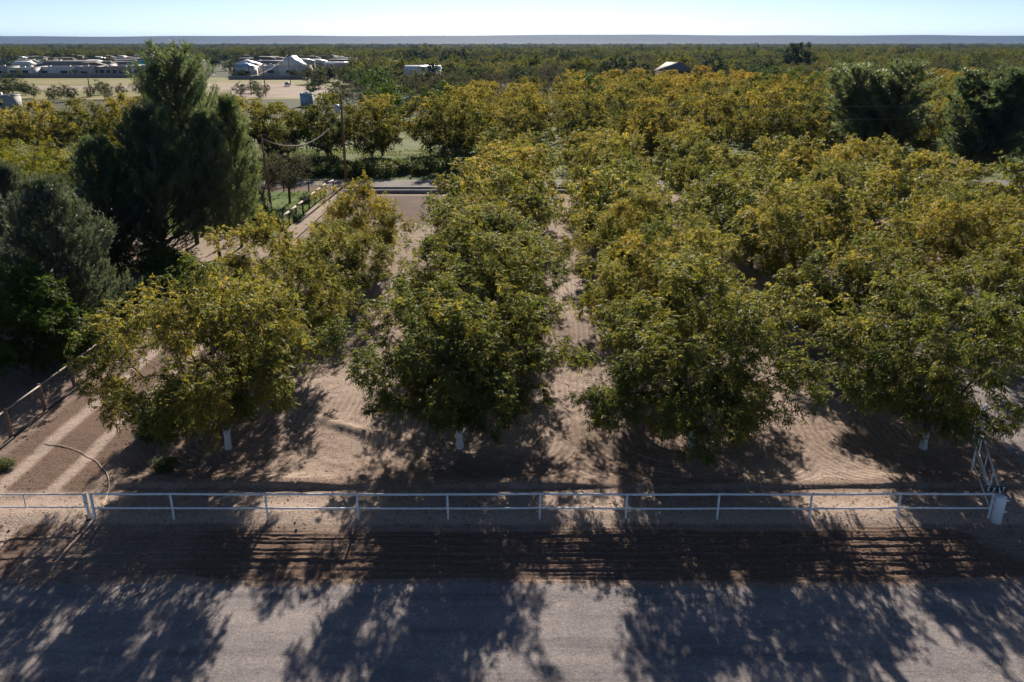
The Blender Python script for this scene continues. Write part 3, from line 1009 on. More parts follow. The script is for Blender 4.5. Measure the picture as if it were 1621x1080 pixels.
# ------------------------------------------------------------------ other trees and shrubs near the house and paddock
GREEN = broadleaf(51, 3.6, 7.2, 36, 14, 8, 3, 0.32, 0.17, 0.07, 0.10, 'green', 0.24, 0.13, 1.0)
plant_tree('garden_tree', GREEN, at_px(52, 43), 0.2, 1.0, 'green leafy tree behind the wire fence at the left edge', 'tree')
plant_tree('garden_tree', GREEN, at_px(-40, 40), 2.2, 0.9, 'green tree cut by the left edge behind the wire fence', 'tree')
SPARSE = broadleaf(52, 3.7, 7.2, 36, 11, 4, 2, 0.32, 0.18, 0.08, 0.30, 'grey', 0.22, 0.16, 1.5, sparse=0.8)
plant_tree('paddock_tree', SPARSE, at_px(459, 97), 0.5, 1.0, 'thin-leaved grey tree on the paddock grass, right of the short pole', 'tree', 'thin trees in the paddock')
plant_tree('paddock_tree', SPARSE, at_px(418, 93), 2.5, (0.85, 0.85, 1.0), 'nearly bare forked tree just left of the short utility pole', 'tree', 'thin trees in the paddock')
YEL = [broadleaf(61 + i, 5.6, 7.4, 44, 9, 6, 2, 0.36, 0.26, 0.11, 0.14, 'yellow', 0.23, wood_min=0.012) for i in range(2)]
k = 0
for (px, y, s) in [(-20, 88, 1.0), (70, 84, 1.0), (150, 88, 1.05), (215, 92, 1.0), (10, 99, 1.0), (105, 98, 1.05), (185, 102, 1.0), (-40, 78, 0.95), (248, 101, .9)]:
    plant_tree('yellow_tree', YEL[k % 2], at_px(px, y), k * 1.7, s, 'low yellow-green tree behind the flat-roofed house, %s of the %s' % (['leftmost', 'second', 'third', 'rightmost', 'leftmost', 'second', 'third', 'nearest', 'rightmost'][k], ['nearer four', 'nearer four', 'nearer four', 'nearer four', 'rear four', 'rear four', 'rear four', 'whole clump', 'rear four'][k]), 'tree',
               'yellow-green trees behind the house')
    k += 1

SHRUB = broadleaf(71, 1.0, 1.3, 18, 12, 5, 2, 0.22, 0.12, 0.05, 0.05, 'green', 0.3, 0.04, 0.15, wood_min=0.005)
WEED = broadleaf(72, 1.1, 1.5, 14, 9, 5, 1, 0.3, 0.22, 0.09, 0.05, 'weed', 0.32, 0.04, 0.15, wood_min=0.01)
x, y, _ = gp(255, 690)
plant_tree('shrub', SHRUB, (x, y, height(x, y)), 0, 1.15, 'low dark shrub in the shade left of the first white trunk', 'shrub')
for i, (sx_, sy_, ss_) in enumerate([(-26.5, 46, 1.7), (-25.8, 50, 1.5), (-26.4, 54, 1.9), (-25.6, 58.5, 1.6), (-27.0, 62.5, 2.0), (-29.5, 66, 1.8), (-33, 65, 2.1)]):
    plant_tree('shrub', SHRUB, (sx_, sy_, -0.05), i * 1.3, ss_, 'dark garden shrub beneath the pines, %s from the near end of the row' % ordn[i], 'shrub', 'shrubs under the pines')
x, y, _ = gp(6, 742)
plant_tree('weed_clump', WEED, (x, y, height(x, y)), 0, (0.4, 0.4, 0.28), 'small green weed clump on the track at the left edge', 'weed')
x, y, _ = gp(262, 742)
plant_tree('weed_clump', WEED, (x, y, height(x, y)), 1, (0.5, 0.5, 0.26), 'dry weed clump below the shrub near the white fence', 'weed')
for i in range(34):
    px = random.choice([random.uniform(480, 800), random.uniform(560, 760), random.uniform(420, 560)])
    yy = random.uniform(116.5, 125)
    plant_tree('weed_clump', WEED, at_px(px, yy), random.uniform(0, 6), random.uniform(0.7, 1.5), 'bushy weed on the shaded far verge of the back road', 'weed', 'weeds along the back road')
for (px, py, s) in [(400, 330, 1.3), (408, 348, 1.4), (395, 356, 1.4), (484, 320, 0.6), (440, 356, 0.7), (470, 349, 0.5)]:
    x, y, _ = gp(px, py)
    plant_tree('paddock_bush', WEED, (x, y, -0.05), random.uniform(0, 6), s, 'grey-green bush on the paddock grass near the rail fence', 'bush', 'bushes in the paddock', tint=-0.2)


# ------------------------------------------------------------------ white pipe fence, gate, exit gate
def pipe(name, a, b, r, parent, mat='pipe', sides=10, sag=0.0, nseg=1):
    a, b = np.array(a, float), np.array(b, float)
    pts = [a + (b - a) * t + np.array([0, 0, -sag * 4 * t * (1 - t)]) for t in np.linspace(0, 1, nseg + 1)]
    return mesh_obj(name, sweep_mesh(name, pts, r, M[mat], sides), None, parent)


fence = empty('pipe_fence', (0, FENCE_Y, 0))
tag(fence, 'long white two-rail pipe fence between orchard and furrowed verge', 'fence')
post_px = [152, 277, 425, 568, 710, 854, 990, 1135, 1280, 1418, 1563]
pxs = [px_x(p, FENCE_Y) for p in post_px]
RZ1, RZ2 = 1.26, 0.62
rail_z = {}
for i, x in enumerate(pxs):
    g = height(x, FENCE_Y)
    dz = random.uniform(-0.02, 0.02)
    rail_z[i] = (RZ1 + dz, RZ2 + dz)
    big = i in (0, len(pxs) - 1)
    pipe('post', (random.uniform(-.01, .01) + x, 0, -0.3), (x + random.uniform(-.02, .02), 0.0, RZ1 + dz + 0.0), 0.056 if big else 0.044, fence)
for i in range(len(pxs) - 1):
    for k, nm in ((0, 'top_rail'), (1, 'lower_rail')):
        pipe(nm, (pxs[i] + 0.001, -0.0, rail_z[i][k] + 0.003), (pxs[i + 1] - 0.001, 0.0, rail_z[i + 1][k] + 0.003), 0.046 if k == 0 else 0.040, fence, sag=random.uniform(0, 0.012), nseg=4)

gate = empty('pipe_gate', (px_x(143, FENCE_Y), FENCE_Y, 0))
tag(gate, 'closed white pipe gate across the dirt track at the left edge', 'gate')
pipe('post', (0, 0, -0.3), (0, 0, 1.3), 0.055, gate)
for z, nm in ((1.24, 'top_rail'), (0.66, 'lower_rail')):
    pipe(nm, (-5.4, 0.02, z), (-0.06, 0.02, z), 0.03, gate)
for xx in (-2.45, -5.38, -0.10):
    pipe('upright', (xx, 0.02, 0.66), (xx, 0.02, 1.24), 0.026, gate)
pipe('latch_chain', (-0.10, -0.03, 0.95), (0.07, -0.06, 0.86), 0.016, gate, 'darkwood', 6)
pipe('hinge_block', (-0.02, -0.05, 0.02), (-0.02, -0.05, 0.16), 0.10, gate, 'darkwood', 8)

# side return of the fence with a swooping end, beside the open exit gate
cx, cy_ = px_x(1563, FENCE_Y), FENCE_Y
mx_, my_, _ = gp(1536, 752)
ex_, ey_ = px_x(1552, 35.6), 35.6
wing = empty('side_rail_fence', (0, 0, 0))
tag(wing, 'short white pipe fence running back from the corner with a swooping raised end', 'fence')
gm, ge = height(mx_, my_), height(ex_, ey_)
pipe('post', (mx_, my_, -0.3), (mx_, my_, gm + 1.15), 0.045, wing)
pipe('post', (ex_, ey_, -0.3), (ex_, ey_, ge + 1.75), 0.045, wing)
pipe('top_rail', (cx + 0.03, cy_ + 0.06, 1.20), (mx_, my_ - 0.05, gm + 1.12), 0.034, wing)
pipe('middle_rail', (cx + 0.10, cy_ + 0.10, 0.98), (mx_ + 0.04, my_ - 0.05, gm + 0.90), 0.03, wing)
pipe('lower_rail', (cx + 0.03, cy_ + 0.06, 0.55), (mx_, my_ - 0.05, gm + 0.42), 0.03, wing)


def swoop(name, a, b, z0, z1, parent, r=0.034):
    pts = []
    for t in np.linspace(0, 1, 12):
        e = 1 - (1 - t) ** 2.0
        zz = z0 + (z1 - z0) * (3 * t * t - 2 * t ** 3)
        pts.append((a[0] + (b[0] - a[0]) * t - 0.30 * math.sin(math.pi * t), a[1] + (b[1] - a[1]) * t, zz))
    return mesh_obj(name, sweep_mesh(name, pts, r, M['pipe'], 8), None, parent)


swoop('swooping_top_rail', (mx_, my_ + 0.05), (ex_, ey_ - 0.02), gm + 1.13, ge + 1.72, wing, 0.042)
pipe('lower_rail', (mx_, my_ + 0.05, gm + 0.42), (ex_, ey_ - 0.04, ge + 0.5), 0.03, wing)

post = empty('gate_post', (px_x(1574, 28.0), 27.95, 0))
tag(post, 'thick white round gate post at the corner by the exit sign', 'post')
pb = sweep_mesh('post_body', [(0, 0, -0.3), (0, 0, 1.22), (0, 0, 1.26)], [0.20, 0.20, 0.17], M['pipe'], 20)
mesh_obj('post_body', pb, None, post)
for z in (0.55, 1.05):
    pipe('hinge_lug', (0.15, 0, z), (0.34, 0, z), 0.035, post)

EG = empty('exit_gate', (px_x(1574, 28.0) + 0.06, 28.22, 0))
tag(EG, 'open white pipe gate leaf swung inward along the drive', 'gate')
gl = (px_x(1553, 33.0, 1.0) - EG.location.x, 33.0 - EG.location.y)
pipe('top_rail', (0.05, 0.05, 1.28), (gl[0], gl[1], 1.38), 0.034, EG)
pipe('lower_rail', (0.05, 0.05, 0.45), (gl[0], gl[1], 0.50), 0.03, EG)
pipe('hinge_stile', (0.05, 0.04, 0.35), (0.05, 0.04, 1.34), 0.034, EG)
pipe('end_stile', (gl[0], gl[1], 0.40), (gl[0], gl[1], 1.42), 0.034, EG)
for t in (0.33, 0.66):
    pipe('upright', (gl[0] * t, gl[1] * t, 0.47), (gl[0] * t, gl[1] * t, 1.31), 0.022, EG)

sign = empty('exit_sign', (px_x(1580, 28.2, 1.4), 28.30, 0))
tag(sign, 'dark EXIT sign with pale letters above the thick gate post', 'sign')
mesh_obj('board', boxes_mesh('board', [(-0.42, 0.42, 0, 0.025, 1.235, 1.485)], M['board']), None, sign)
pipe('bracket', (-0.12, 0.012, 1.0), (-0.12, 0.012, 1.235), 0.02, sign, 'board')
GL = {'E': [(0, .03, 0, .2), (.03, .12, 0, .035), (.03, .10, .083, .117), (.03, .12, .165, .2)],
      'I': [(.04, .075, 0, .2)], 'T': [(.045, .08, 0, .165), (0, .125, .165, .2)]}
for ch, xo in (('E', -0.37), ('X', -0.17), ('I', 0.05), ('T', 0.22)):
    if ch == 'X':
        vs, ls = [], []
        for q, (xa, xb) in enumerate(((0, .115), (.115, 0))):
            y0, y1 = -0.014 - 0.002 * q, -0.001
            vs += [(xo + xa, y0, 1.26), (xo + xa + .036, y0, 1.26), (xo + xb + .036, y0, 1.46), (xo + xb, y0, 1.46),
                   (xo + xa, y1, 1.26), (xo + xa + .036, y1, 1.26), (xo + xb + .036, y1, 1.46), (xo + xb, y1, 1.46)]
            ls += [k + 8 * q for k in [0, 1, 2, 3, 7, 6, 5, 4, 0, 4, 5, 1, 1, 5, 6, 2, 2, 6, 7, 3, 3, 7, 4, 0]]
        me = raw_mesh('letter', vs, 4, ls, M['letter'])
    else:
        me = boxes_mesh('letter', [(xo + a, xo + b, -0.015, -0.001, 1.26 + c, 1.26 + d) for a, b, c, d in GL[ch]], M['letter'])
    mesh_obj('letter', me, None, sign)

# ------------------------------------------------------------------ wooden wire fence at the left and hose
wf = empty('wire_fence', (-24.1, 0, 0))
tag(wf, 'wire fence with brown wooden posts and pale top rail along the track', 'fence')
ys = [29.1 + 3.05 * i for i in range(8)]
for i, y in enumerate(ys):
    g = height(-24.1, y)
    sx = random.uniform(-.04, .04)
    me = sweep_mesh('post', [(0, y, -0.3), (sx * .5, y, g + 0.8), (sx, y, g + 1.55), (sx, y, g + 1.58)], [0.105, 0.098, 0.092, 0.07], M['postwood'], 9)
    mesh_obj('post', me, None, wf)
for i in range(len(ys) - 1):
    g0, g1 = height(-24.1, ys[i]), height(-24.1, ys[i + 1])
    pipe('top_rail', (0.02, ys[i], g0 + 1.50), (0.02, ys[i + 1] , g1 + 1.50), 0.042, wf, 'greywood', 7)
    pipe('bottom_pipe', (0.12, ys[i], g0 + 0.10), (0.12, ys[i + 1], g1 + 0.10), 0.032, wf, 'darkwood', 6)
segs = []
for z in np.arange(0.2, 1.45, 0.15):
    segs.append(((0.11, ys[0], z + 0.05), (0.11, ys[-1], z + 0.05), 0.003, 0.003))
for y in np.arange(ys[0], ys[-1], 0.15):
    segs.append(((0.11, y, 0.12), (0.11, y, 1.5), 0.003, 0.003))
mesh_obj('wire_mesh', tubes_mesh('wire_mesh', segs, M['wire'], 3), None, wf)

hp = []
for (px, py) in [(70, 703), (92, 706), (115, 712), (138, 722), (156, 734), (160, 742), (167, 748), (172, 758), (174, 770), (171, 785), (166, 800), (160, 812)]:
    x, y, _ = gp(px, py)
    hp.append((x, y, height(x, y) + 0.03))
hp = np.array(hp)
tt = np.linspace(0, len(hp) - 1, 60)
hpp = np.stack([np.interp(tt, np.arange(len(hp)), hp[:, k]) for k in range(3)], axis=1)
for _ in range(4):
    hpp[1:-1] = (hpp[:-2] + hpp[1:-1] * 2 + hpp[2:]) / 4
hpp[:, 2] = [height(p[0], p[1]) + 0.03 for p in hpp]
tag(mesh_obj('hose', sweep_mesh('hose', hpp, 0.014, M['hose'], 6)), 'tan garden hose curving across the dirt track', 'hose')

# ------------------------------------------------------------------ paddock rail fence, ditch
pf = empty('paddock_fence', (0, 0, 0))
tag(pf, 'wooden rail fence around the green paddock by the utility poles', 'fence')
corner = (-22.9, 105.0)
run = [(-23.3, 81.5 + 2.94 * i) for i in range(8)]
back = [(-22.9 - 3.2 * i, 105.0) for i in range(8)]
for p in run + back:
    pipe('post', (p[0], p[1], -0.3), (p[0], p[1], 1.42), 0.085, pf, 'darkwood', 7)
full = run + [corner]
for i in range(len(full) - 1):
    pipe('top_rail', (full[i][0], full[i][1], 1.40), (full[i + 1][0], full[i + 1][1], 1.40), 0.11, pf, 'greywood', 7)
    pipe('lower_rail', (full[i][0], full[i][1], 0.75), (full[i + 1][0], full[i + 1][1], 0.75), 0.03, pf, 'darkwood', 5)
for i in range(len(back) - 1):
    pipe('top_rail', (back[i][0], back[i][1], 1.38), (back[i + 1][0], back[i + 1][1], 1.38), 0.06, pf, 'darkwood', 6)
    pipe('lower_rail', (back[i][0], back[i][1], 0.75), (back[i + 1][0], back[i + 1][1], 0.75), 0.03, pf, 'darkwood', 5)

dt = empty('irrigation_ditch', (0, 0, 0))
tag(dt, 'concrete irrigation ditch running in front of the back road', 'ditch')
mesh_obj('ditch_wall', boxes_mesh('ditch_wall', [(-21.5, 180, 104.0, 104.35, -0.3, 0.32)], M['concrete']), None, dt)
mesh_obj('ditch_wall', boxes_mesh('ditch_wall', [(-21.5, 180, 106.1, 106.5, -0.3, 0.38)], M['concrete']), None, dt)
mesh_obj('ditch_bed', boxes_mesh('ditch_bed', [(-21.5, 180, 104.35, 106.1, -0.3, 0.02)], M['brownsoil']), None, dt)


# ------------------------------------------------------------------ utility poles and cables
def utility_pole(px, y, h, label, arms=1, can=False, lean=0.0, r=0.19):
    x = px_x(px, y)
    t = empty('utility_pole', (x, y, -0.05))
    tag(t, label, 'utility pole', 'utility poles')
    mesh_obj('pole', sweep_mesh('pole', [(0, 0, -0.4), (lean * .5, 0, h / 2), (lean, 0, h)], [r, r * .85, r * .65], M['polewood'], 9), None, t)
    for k in range(arms):
        z = h - 0.35 - 0.9 * k
        mesh_obj('crossarm', boxes_mesh('crossarm', [(lean - 1.1, lean + 1.1, -0.22, -0.12, z - 0.06, z + 0.07)], M['polewood']), None, t)
        for q in (-1.0, -0.4, 0.4, 1.0):
            pipe('insulator', (lean + q, -0.17, z + 0.07), (lean + q, -0.17, z + 0.26), 0.05, t, 'tin', 6)
    if can:
        z = h - 2.4
        mesh_obj('transformer', sweep_mesh('transformer', [(lean * .8 - 0.55, -0.05, z), (lean * .8 - 0.55, -0.05, z + 0.12), (lean * .8 - 0.55, -0.05, z + 1.0), (lean * .8 - 0.55, -0.05, z + 1.1)],
                                           [0.24, 0.31, 0.31, 0.2], M['tin'], 12), None, t)
        pipe('bracket', (lean * .8 - 0.3, -0.05, z + 0.6), (lean * .8, -0.02, z + 0.6), 0.05, t, 'darkwood', 6)
    return t, x


pA, xA = utility_pole(548, 110.4, 11.7, 'tall brown utility pole with grey transformer beside the back road', 0, True, lean=0.1)
pB, xB = utility_pole(431, 90, 8.7, 'shorter brown utility pole among the thin paddock trees', 0, False, lean=-0.35, r=0.13)
pC, xC = utility_pole(398, 309, 12.0, 'left of the two far poles in front of the dirt lot', 1)
pD, xD = utility_pole(421, 300, 11.2, 'right of the two far poles in front of the dirt lot', 0)
pE, xE = utility_pole(460, 380, 15.0, 'far pole rising past the pale gabled shed', 1)
pF_, xF = utility_pole(144, 300, 9.6, 'far pole with crossarm standing in front of the town wall', 2)


def cable(name, a, b, sag, r, label, mat='wire'):
    a, b = np.array(a, float), np.array(b, float)
    pts = [a + (b - a) * t + np.array([0, 0, -sag * 4 * t * (1 - t)]) for t in np.linspace(0, 1, 24)]
    tag(mesh_obj(name, sweep_mesh(name, pts, r, M[mat], 5)), label, 'cable')


cable('service_cable', (xA - 0.1, 110.2, 9.0), (xB - 0.35, 90, 8.3), 2.1, 0.055, 'thick pale cable sagging between the two nearest utility poles', 'greywood')
cable('power_line', (xA + 0.1, 110.4, 11.5), (95, 112, 11.0), 1.2, 0.018, 'upper thin power line running right from the transformer pole')
cable('power_line', (xA + 0.1, 110.4, 9.9), (95, 112, 9.4), 1.2, 0.018, 'lower thin power line running right from the transformer pole')
cable('power_line', (xC, 309, 6.4), (xE, 380, 13.0), 1.6, 0.09, 'pale cable rising from the far poles to the shed', 'greywood')
cable('power_line', (xE, 380, 13.2), (px_x(560, 420), 420, 15.0), 2.0, 0.09, 'pale cable running right from the pole by the shed', 'greywood')


# ------------------------------------------------------------------ houses
def house(name, px0, px1, y, depth, h, wall, roof, label, style='flat', windows=3, rz=0.0, roof_h=1.8, group=None, door=False, z0=-0.1, cat='house', win_h=1.3):
    x0, x1 = px_x(px0, y), px_x(px1, y)
    w = x1 - x0
    t = empty(name, ((x0 + x1) / 2, y, z0), rz)
    tag(t, label, cat, group)
    mesh_obj('wall', boxes_mesh('wall', [(-w / 2, w / 2, 0, depth, 0, h)], M[wall]), None, t)
    if style == 'flat':
        mesh_obj('roof', boxes_mesh('roof', [(-w / 2 + .3, w / 2 - .3, .3, depth - .3, h, h + 0.06)], M[roof]), None, t)
        mesh_obj('parapet', boxes_mesh('parapet', [(-w / 2 - .02, w / 2 + .02, -.02, .3, h, h + .55), (-w / 2 - .02, w / 2 + .02, depth - .3, depth + .02, h, h + .55),
                                                   (-w / 2 - .02, -w / 2 + .3, .3, depth - .3, h, h + .54), (w / 2 - .3, w / 2 + .02, .3, depth - .3, h, h + .54)], M[wall]), None, t)
        for q in range(max(1, int(w / 9))):
            qx = -w / 2 + w * (q + 0.5) / max(1, int(w / 9))
            mesh_obj('roof_unit', boxes_mesh('roof_unit', [(qx - .5, qx + .5, depth * .45, depth * .45 + 1, h + .06, h + 1.0)], M['whiteroof']), None, t)
    else:
        o = 0.45
        a, b, c, d = -w / 2 - o, w / 2 + o, -o, depth + o
        zt = h + roof_h
        if style == 'hip':
            k = min(w, depth) * 0.5
            r0, r1 = ((a + k, (c + d) / 2), (b - k, (c + d) / 2)) if w >= depth else ((0, c + k), (0, d - k))
            vs = [(a, c, h), (b, c, h), (b, d, h), (a, d, h), (r0[0], r0[1], zt), (r1[0], r1[1], zt)]
            if w >= depth:
                fs = [(0, 1, 5, 4), (2, 3, 4, 5), (1, 2, 5), (3, 0, 4), (3, 2, 1, 0)]
            else:
                fs = [(1, 2, 5, 4), (3, 0, 4, 5), (0, 1, 4), (2, 3, 5), (3, 2, 1, 0)]
        elif style == 'gable_side':      # ridge along x
            m = (c + d) / 2
            vs = [(a, c, h), (b, c, h), (b, d, h), (a, d, h), (a, m, zt), (b, m, zt)]
            fs = [(0, 1, 5, 4), (2, 3, 4, 5), (1, 2, 5), (3, 0, 4), (3, 2, 1, 0)]
        else:                             # gable towards the viewer
            vs = [(a, c, h), (b, c, h), (b, d, h), (a, d, h), (0, c, zt), (0, d, zt)]
            fs = [(1, 2, 5, 4), (3, 0, 4, 5), (0, 1, 4), (2, 3, 5), (3, 2, 1, 0)]
        me = raw_mesh('roof', vs, [len(f) for f in fs], [i for f in fs for i in f], M[roof])
        mesh_obj('roof', me, None, t)
    for q in range(windows):
        wx = -w / 2 + w * (q + 0.5) / windows
        ww = min(1.9, w / windows * 0.32)
        wd = mesh_obj('window', boxes_mesh('window', [(wx - ww - .12, wx + ww + .12, -.05, -.004, h * .5 - win_h / 2 - .1, h * .5 + win_h / 2 + .1)], M['stucco']), None, t)
        mesh_obj('pane', boxes_mesh('pane', [(wx - ww, wx + ww, -.08, -.052, h * .5 - win_h / 2, h * .5 + win_h / 2)], M['glass']), None, wd)
    if door:
        wx = -w / 2 + w * 0.5 / max(windows, 1) + w / max(windows, 1) * 0.5
        mesh_obj('door', boxes_mesh('door', [(wx - .55, wx + .55, -.06, -.004, 0, 2.3)], M['door']), None, t)
    return t


# the flat-roofed house close by on the left
hs = house('flat_roofed_house', -190, 74, 58.5, 17, 3.9, 'greystucco', 'flatroof', 'nearest flat-roofed house with pale roof at the left edge behind the pines', windows=3)
mesh_obj('roof_step', boxes_mesh('roof_step', [(-6.0, 6.0, 8.2, 8.6, 3.962, 4.6)], M['greystucco']), None, hs)
mesh_obj('roof_box', boxes_mesh('roof_box', [(1.5, 3.2, 11, 12.4, 3.962, 4.9)], M['brownroof']), None, hs)
house('garage', 78, 128, 79, 9, 3.8, 'greystucco', 'flatroof', 'small flat-roofed outbuilding glimpsed above the blue-green pine', windows=1, cat='outbuilding')

# the town beyond the field
WALLY = 462
tag(mesh_obj('block_wall', boxes_mesh('block_wall', [(px_x(-60, WALLY), px_x(246, WALLY), WALLY, WALLY + 0.3, -0.2, 2.3)], M['block'])), 'long grey block wall in front of the left town houses', 'wall')
tag(mesh_obj('block_wall', boxes_mesh('block_wall', [(px_x(362, 440), px_x(482, 440), 440, 440.3, -0.2, 1.9)], M['block'])), 'low grey block wall in front of the pale gabled shed', 'wall')
house('house', -40, 12, 478, 14, 5.0, 'greystucco', 'flatroof', 'grey flat house at the left picture edge behind the block wall', windows=2)
house('house', 14, 50, 474, 12, 4.4, 'stucco', 'flatroof', 'white flat house with two large dark windows behind the block wall', windows=2, win_h=2.6)
house('house', 55, 118, 486, 16, 4.6, 'stucco', 'flatroof', 'long pale house with bright roof units, right of the dark-windowed house', windows=2)
house('house', 66, 145, 520, 18, 4.8, 'pink', 'greyroof', 'grey gabled house behind the long pale house', 'gable_side', 3, roof_h=3.0)
house('house', 120, 150, 476, 10, 5.0, 'greystucco', 'flatroof', 'small grey house beside the far pole', windows=1)
house('house', 148, 208, 478, 14, 4.8, 'tan', 'flatroof', 'tan flat house with a row of dark windows', windows=6, win_h=2.4)
house('house', 209, 250, 474, 13, 5.4, 'stucco', 'flatroof', 'white flat house with two windows beside the tall pine', windows=2, win_h=2.2)
house('house', 200, 262, 520, 20, 5.4, 'stucco', 'turq', 'house with turquoise metal roof left of the tall pine', 'hip', 2, roof_h=3.4)
house('house', 373, 400, 468, 11, 5.2, 'stucco', 'blueroof', 'white house with pale blue roof and brown door near the far poles', 'hip', 2, roof_h=2.4, door=True)
house('house', 370, 405, 500, 14, 6.0, 'tan', 'whiteroof', 'white-roofed house just behind the pale blue roof', 'hip', 2, roof_h=2.6)
house('house', 412, 446, 478, 14, 5.4, 'stucco', 'whiteroof', 'white house left of the gabled shed', 'flat', 1)
house('shed', 443, 476, 470, 16, 6.0, 'stucco', 'whiteroof', 'large pale shed with a bright gable roof behind the low wall', 'gable', 1, roof_h=5.0, cat='shed')
house('shed', 474, 488, 474, 12, 5.6, 'stucco', 'whiteroof', 'white lean building joined to the right of the gabled shed', 'flat', 1, cat='shed')
house('house', 250, 275, 600, 14, 5.0, 'pink', 'greyroof', 'rose house half hidden behind the tall pine', 'hip', 2)
far_specs = []
for i in range(84):
    px = random.choice([random.uniform(-10, 250), random.uniform(-10, 250), random.uniform(370, 545)])
    far_specs.append((px, random.uniform(510, 860)))
for i, (px, y) in enumerate(sorted(far_specs, key=lambda a: -a[1])):
    w = random.uniform(9, 17)
    dpx = w / (y * 0.94) * FPX
    house('house', px, px + dpx, y, random.uniform(9, 14), random.uniform(3.6, 5.6), random.choice(['stucco', 'tan', 'pink', 'greystucco', 'stucco']),
          random.choice(['greyroof', 'brownroof', 'whiteroof', 'greyroof', 'flatroof']), 'small distant house among trees at the back of the town', random.choice(['flat', 'hip', 'gable_side', 'hip']),
          2, random.uniform(-0.3, 0.3), group='houses at the back of the town')
house('barn', 641, 695, 372, 14, 6.6, 'stucco', 'whiteroof', 'long white-roofed building among the green trees in the middle distance', 'gable_side', 4, roof_h=2.0, cat='barn')
house('barn', 668, 712, 350, 10, 5.2, 'greystucco', 'whiteroof', 'low building with a thin white roof edge beside the long white barn', 'flat', 2, cat='barn')
house('farmhouse', 1056, 1096, 330, 12, 7.6, 'brownroof', 'greyroof', 'dark gabled farmhouse with grey roof rising from the orchard', 'gable', 2, rz=0.3, roof_h=3.2)
house('house', 603, 626, 560, 12, 5.0, 'stucco', 'greyroof', 'small grey house alone among trees left of the white barn', 'gable_side', 2)

# vehicle and box on the dirt lot
vx, vy, _ = gp(455, 137)
car = empty('pickup_truck', (vx, vy, 0.0), 0.25)
tag(car, 'white pickup truck parked on the dirt lot by the far poles', 'truck')


def extrude_profile(name, prof, w0, w1, mat):
    n = len(prof)
    vs = [(w0, p[0], p[1]) for p in prof] + [(w1, p[0], p[1]) for p in prof]
    ls, tot = list(range(n)), [n]
    ls += [n + i for i in range(n)][::-1]
    tot.append(n)
    for i in range(n):
        j = (i + 1) % n
        ls += [i, i + n, j + n, j]
        tot.append(4)
    return raw_mesh(name, vs, tot, ls, mat)


mesh_obj('body', extrude_profile('body', [(-2.7, .5), (2.7, .5), (2.7, 1.15), (0.5, 1.15), (0.1, 1.8), (-1.1, 1.8), (-1.6, 1.2), (-2.7, 1.05)], -1.0, 1.0, M['paint']), None, car)
mesh_obj('windshield', extrude_profile('windshield', [(-1.62, 1.2), (-1.14, 1.74), (-1.17, 1.76), (-1.66, 1.22)], -.85, .85, M['glass']), None, car)
for sx in (-1.01, 1.0):
    mesh_obj('side_window', extrude_profile('side_window', [(-1.4, 1.2), (0.3, 1.2), (0.05, 1.7), (-1.05, 1.7)], sx, sx + .012, M['glass']), None, car)
for sx in (-1.03, 0.78):
    for yy in (-1.8, 1.75):
        mesh_obj('wheel', sweep_mesh('wheel', [(sx, yy, .4), (sx + .25, yy, .4)], .4, M['tyre'], 14), None, car)
for sx in (-0.8, 0.55):
    mesh_obj('headlight', boxes_mesh('headlight', [(sx, sx + .25, -2.73, -2.702, .8, 1.0)], M['tin']), None, car)
house('storage_container', 476, 494, 255, 3.0, 3.2, 'bluebox', 'bluebox', 'pale blue storage box half hidden behind the golden trees', 'flat', 0, cat='container')
house('trailer', -30, 18, 246, 6, 3.2, 'greystucco', 'whiteroof', 'grey trailer at the left edge behind the golden trees', 'flat', 1, cat='trailer')

# ------------------------------------------------------------------ trees of the middle distance
FW = [broadleaf(81 + i, 5.2, 9.0, 36, 6, 4, 1, 0.5, 0.5, 0.26, 0.12, 'farwood', 0.24, wood_min=0.03) for i in range(2)]
FG = broadleaf(84, 5.4, 10.5, 36, 6, 4, 1, 0.5, 0.36, 0.12, 0.14, 'grey', 0.26, wood_min=0.02)
FD = broadleaf(85, 5.4, 10.5, 40, 7, 5, 1, 0.5, 0.55, 0.28, 0.10, 'dark', 0.22, wood_min=0.03)
FGR = broadleaf(86, 5.0, 8.5, 38, 7, 5, 1, 0.45, 0.45, 0.22, 0.10, 'green', 0.22, wood_min=0.03)
UMB = broadleaf(87, 8.6, 13.0, 50, 8, 6, 1, 0.5, 0.6, 0.3, 0.30, 'dark', 0.2, wood_min=0.03, trunk_r=0.4)
plant_tree('umbrella_pine', UMB, at_px(1259, 470), 0.0, (1.0, 1.0, 1.5), 'large round dark tree standing alone against the blue mesa', 'tree')


def mid_tree(tpl, px, y, s, label, group, zs=1.0):
    plant_tree('distant_tree', tpl, at_px(px, y), random.uniform(0, 6), (s, s, s * zs), label, 'tree', group)


def place(i, n):
    return words[i] + ' from left' if i < n / 2 else words[n - 1 - i] + ' from right'


def in_order(lst):
    lst = sorted(lst)
    return [(place(i, len(lst)), a) for i, a in enumerate(lst)]


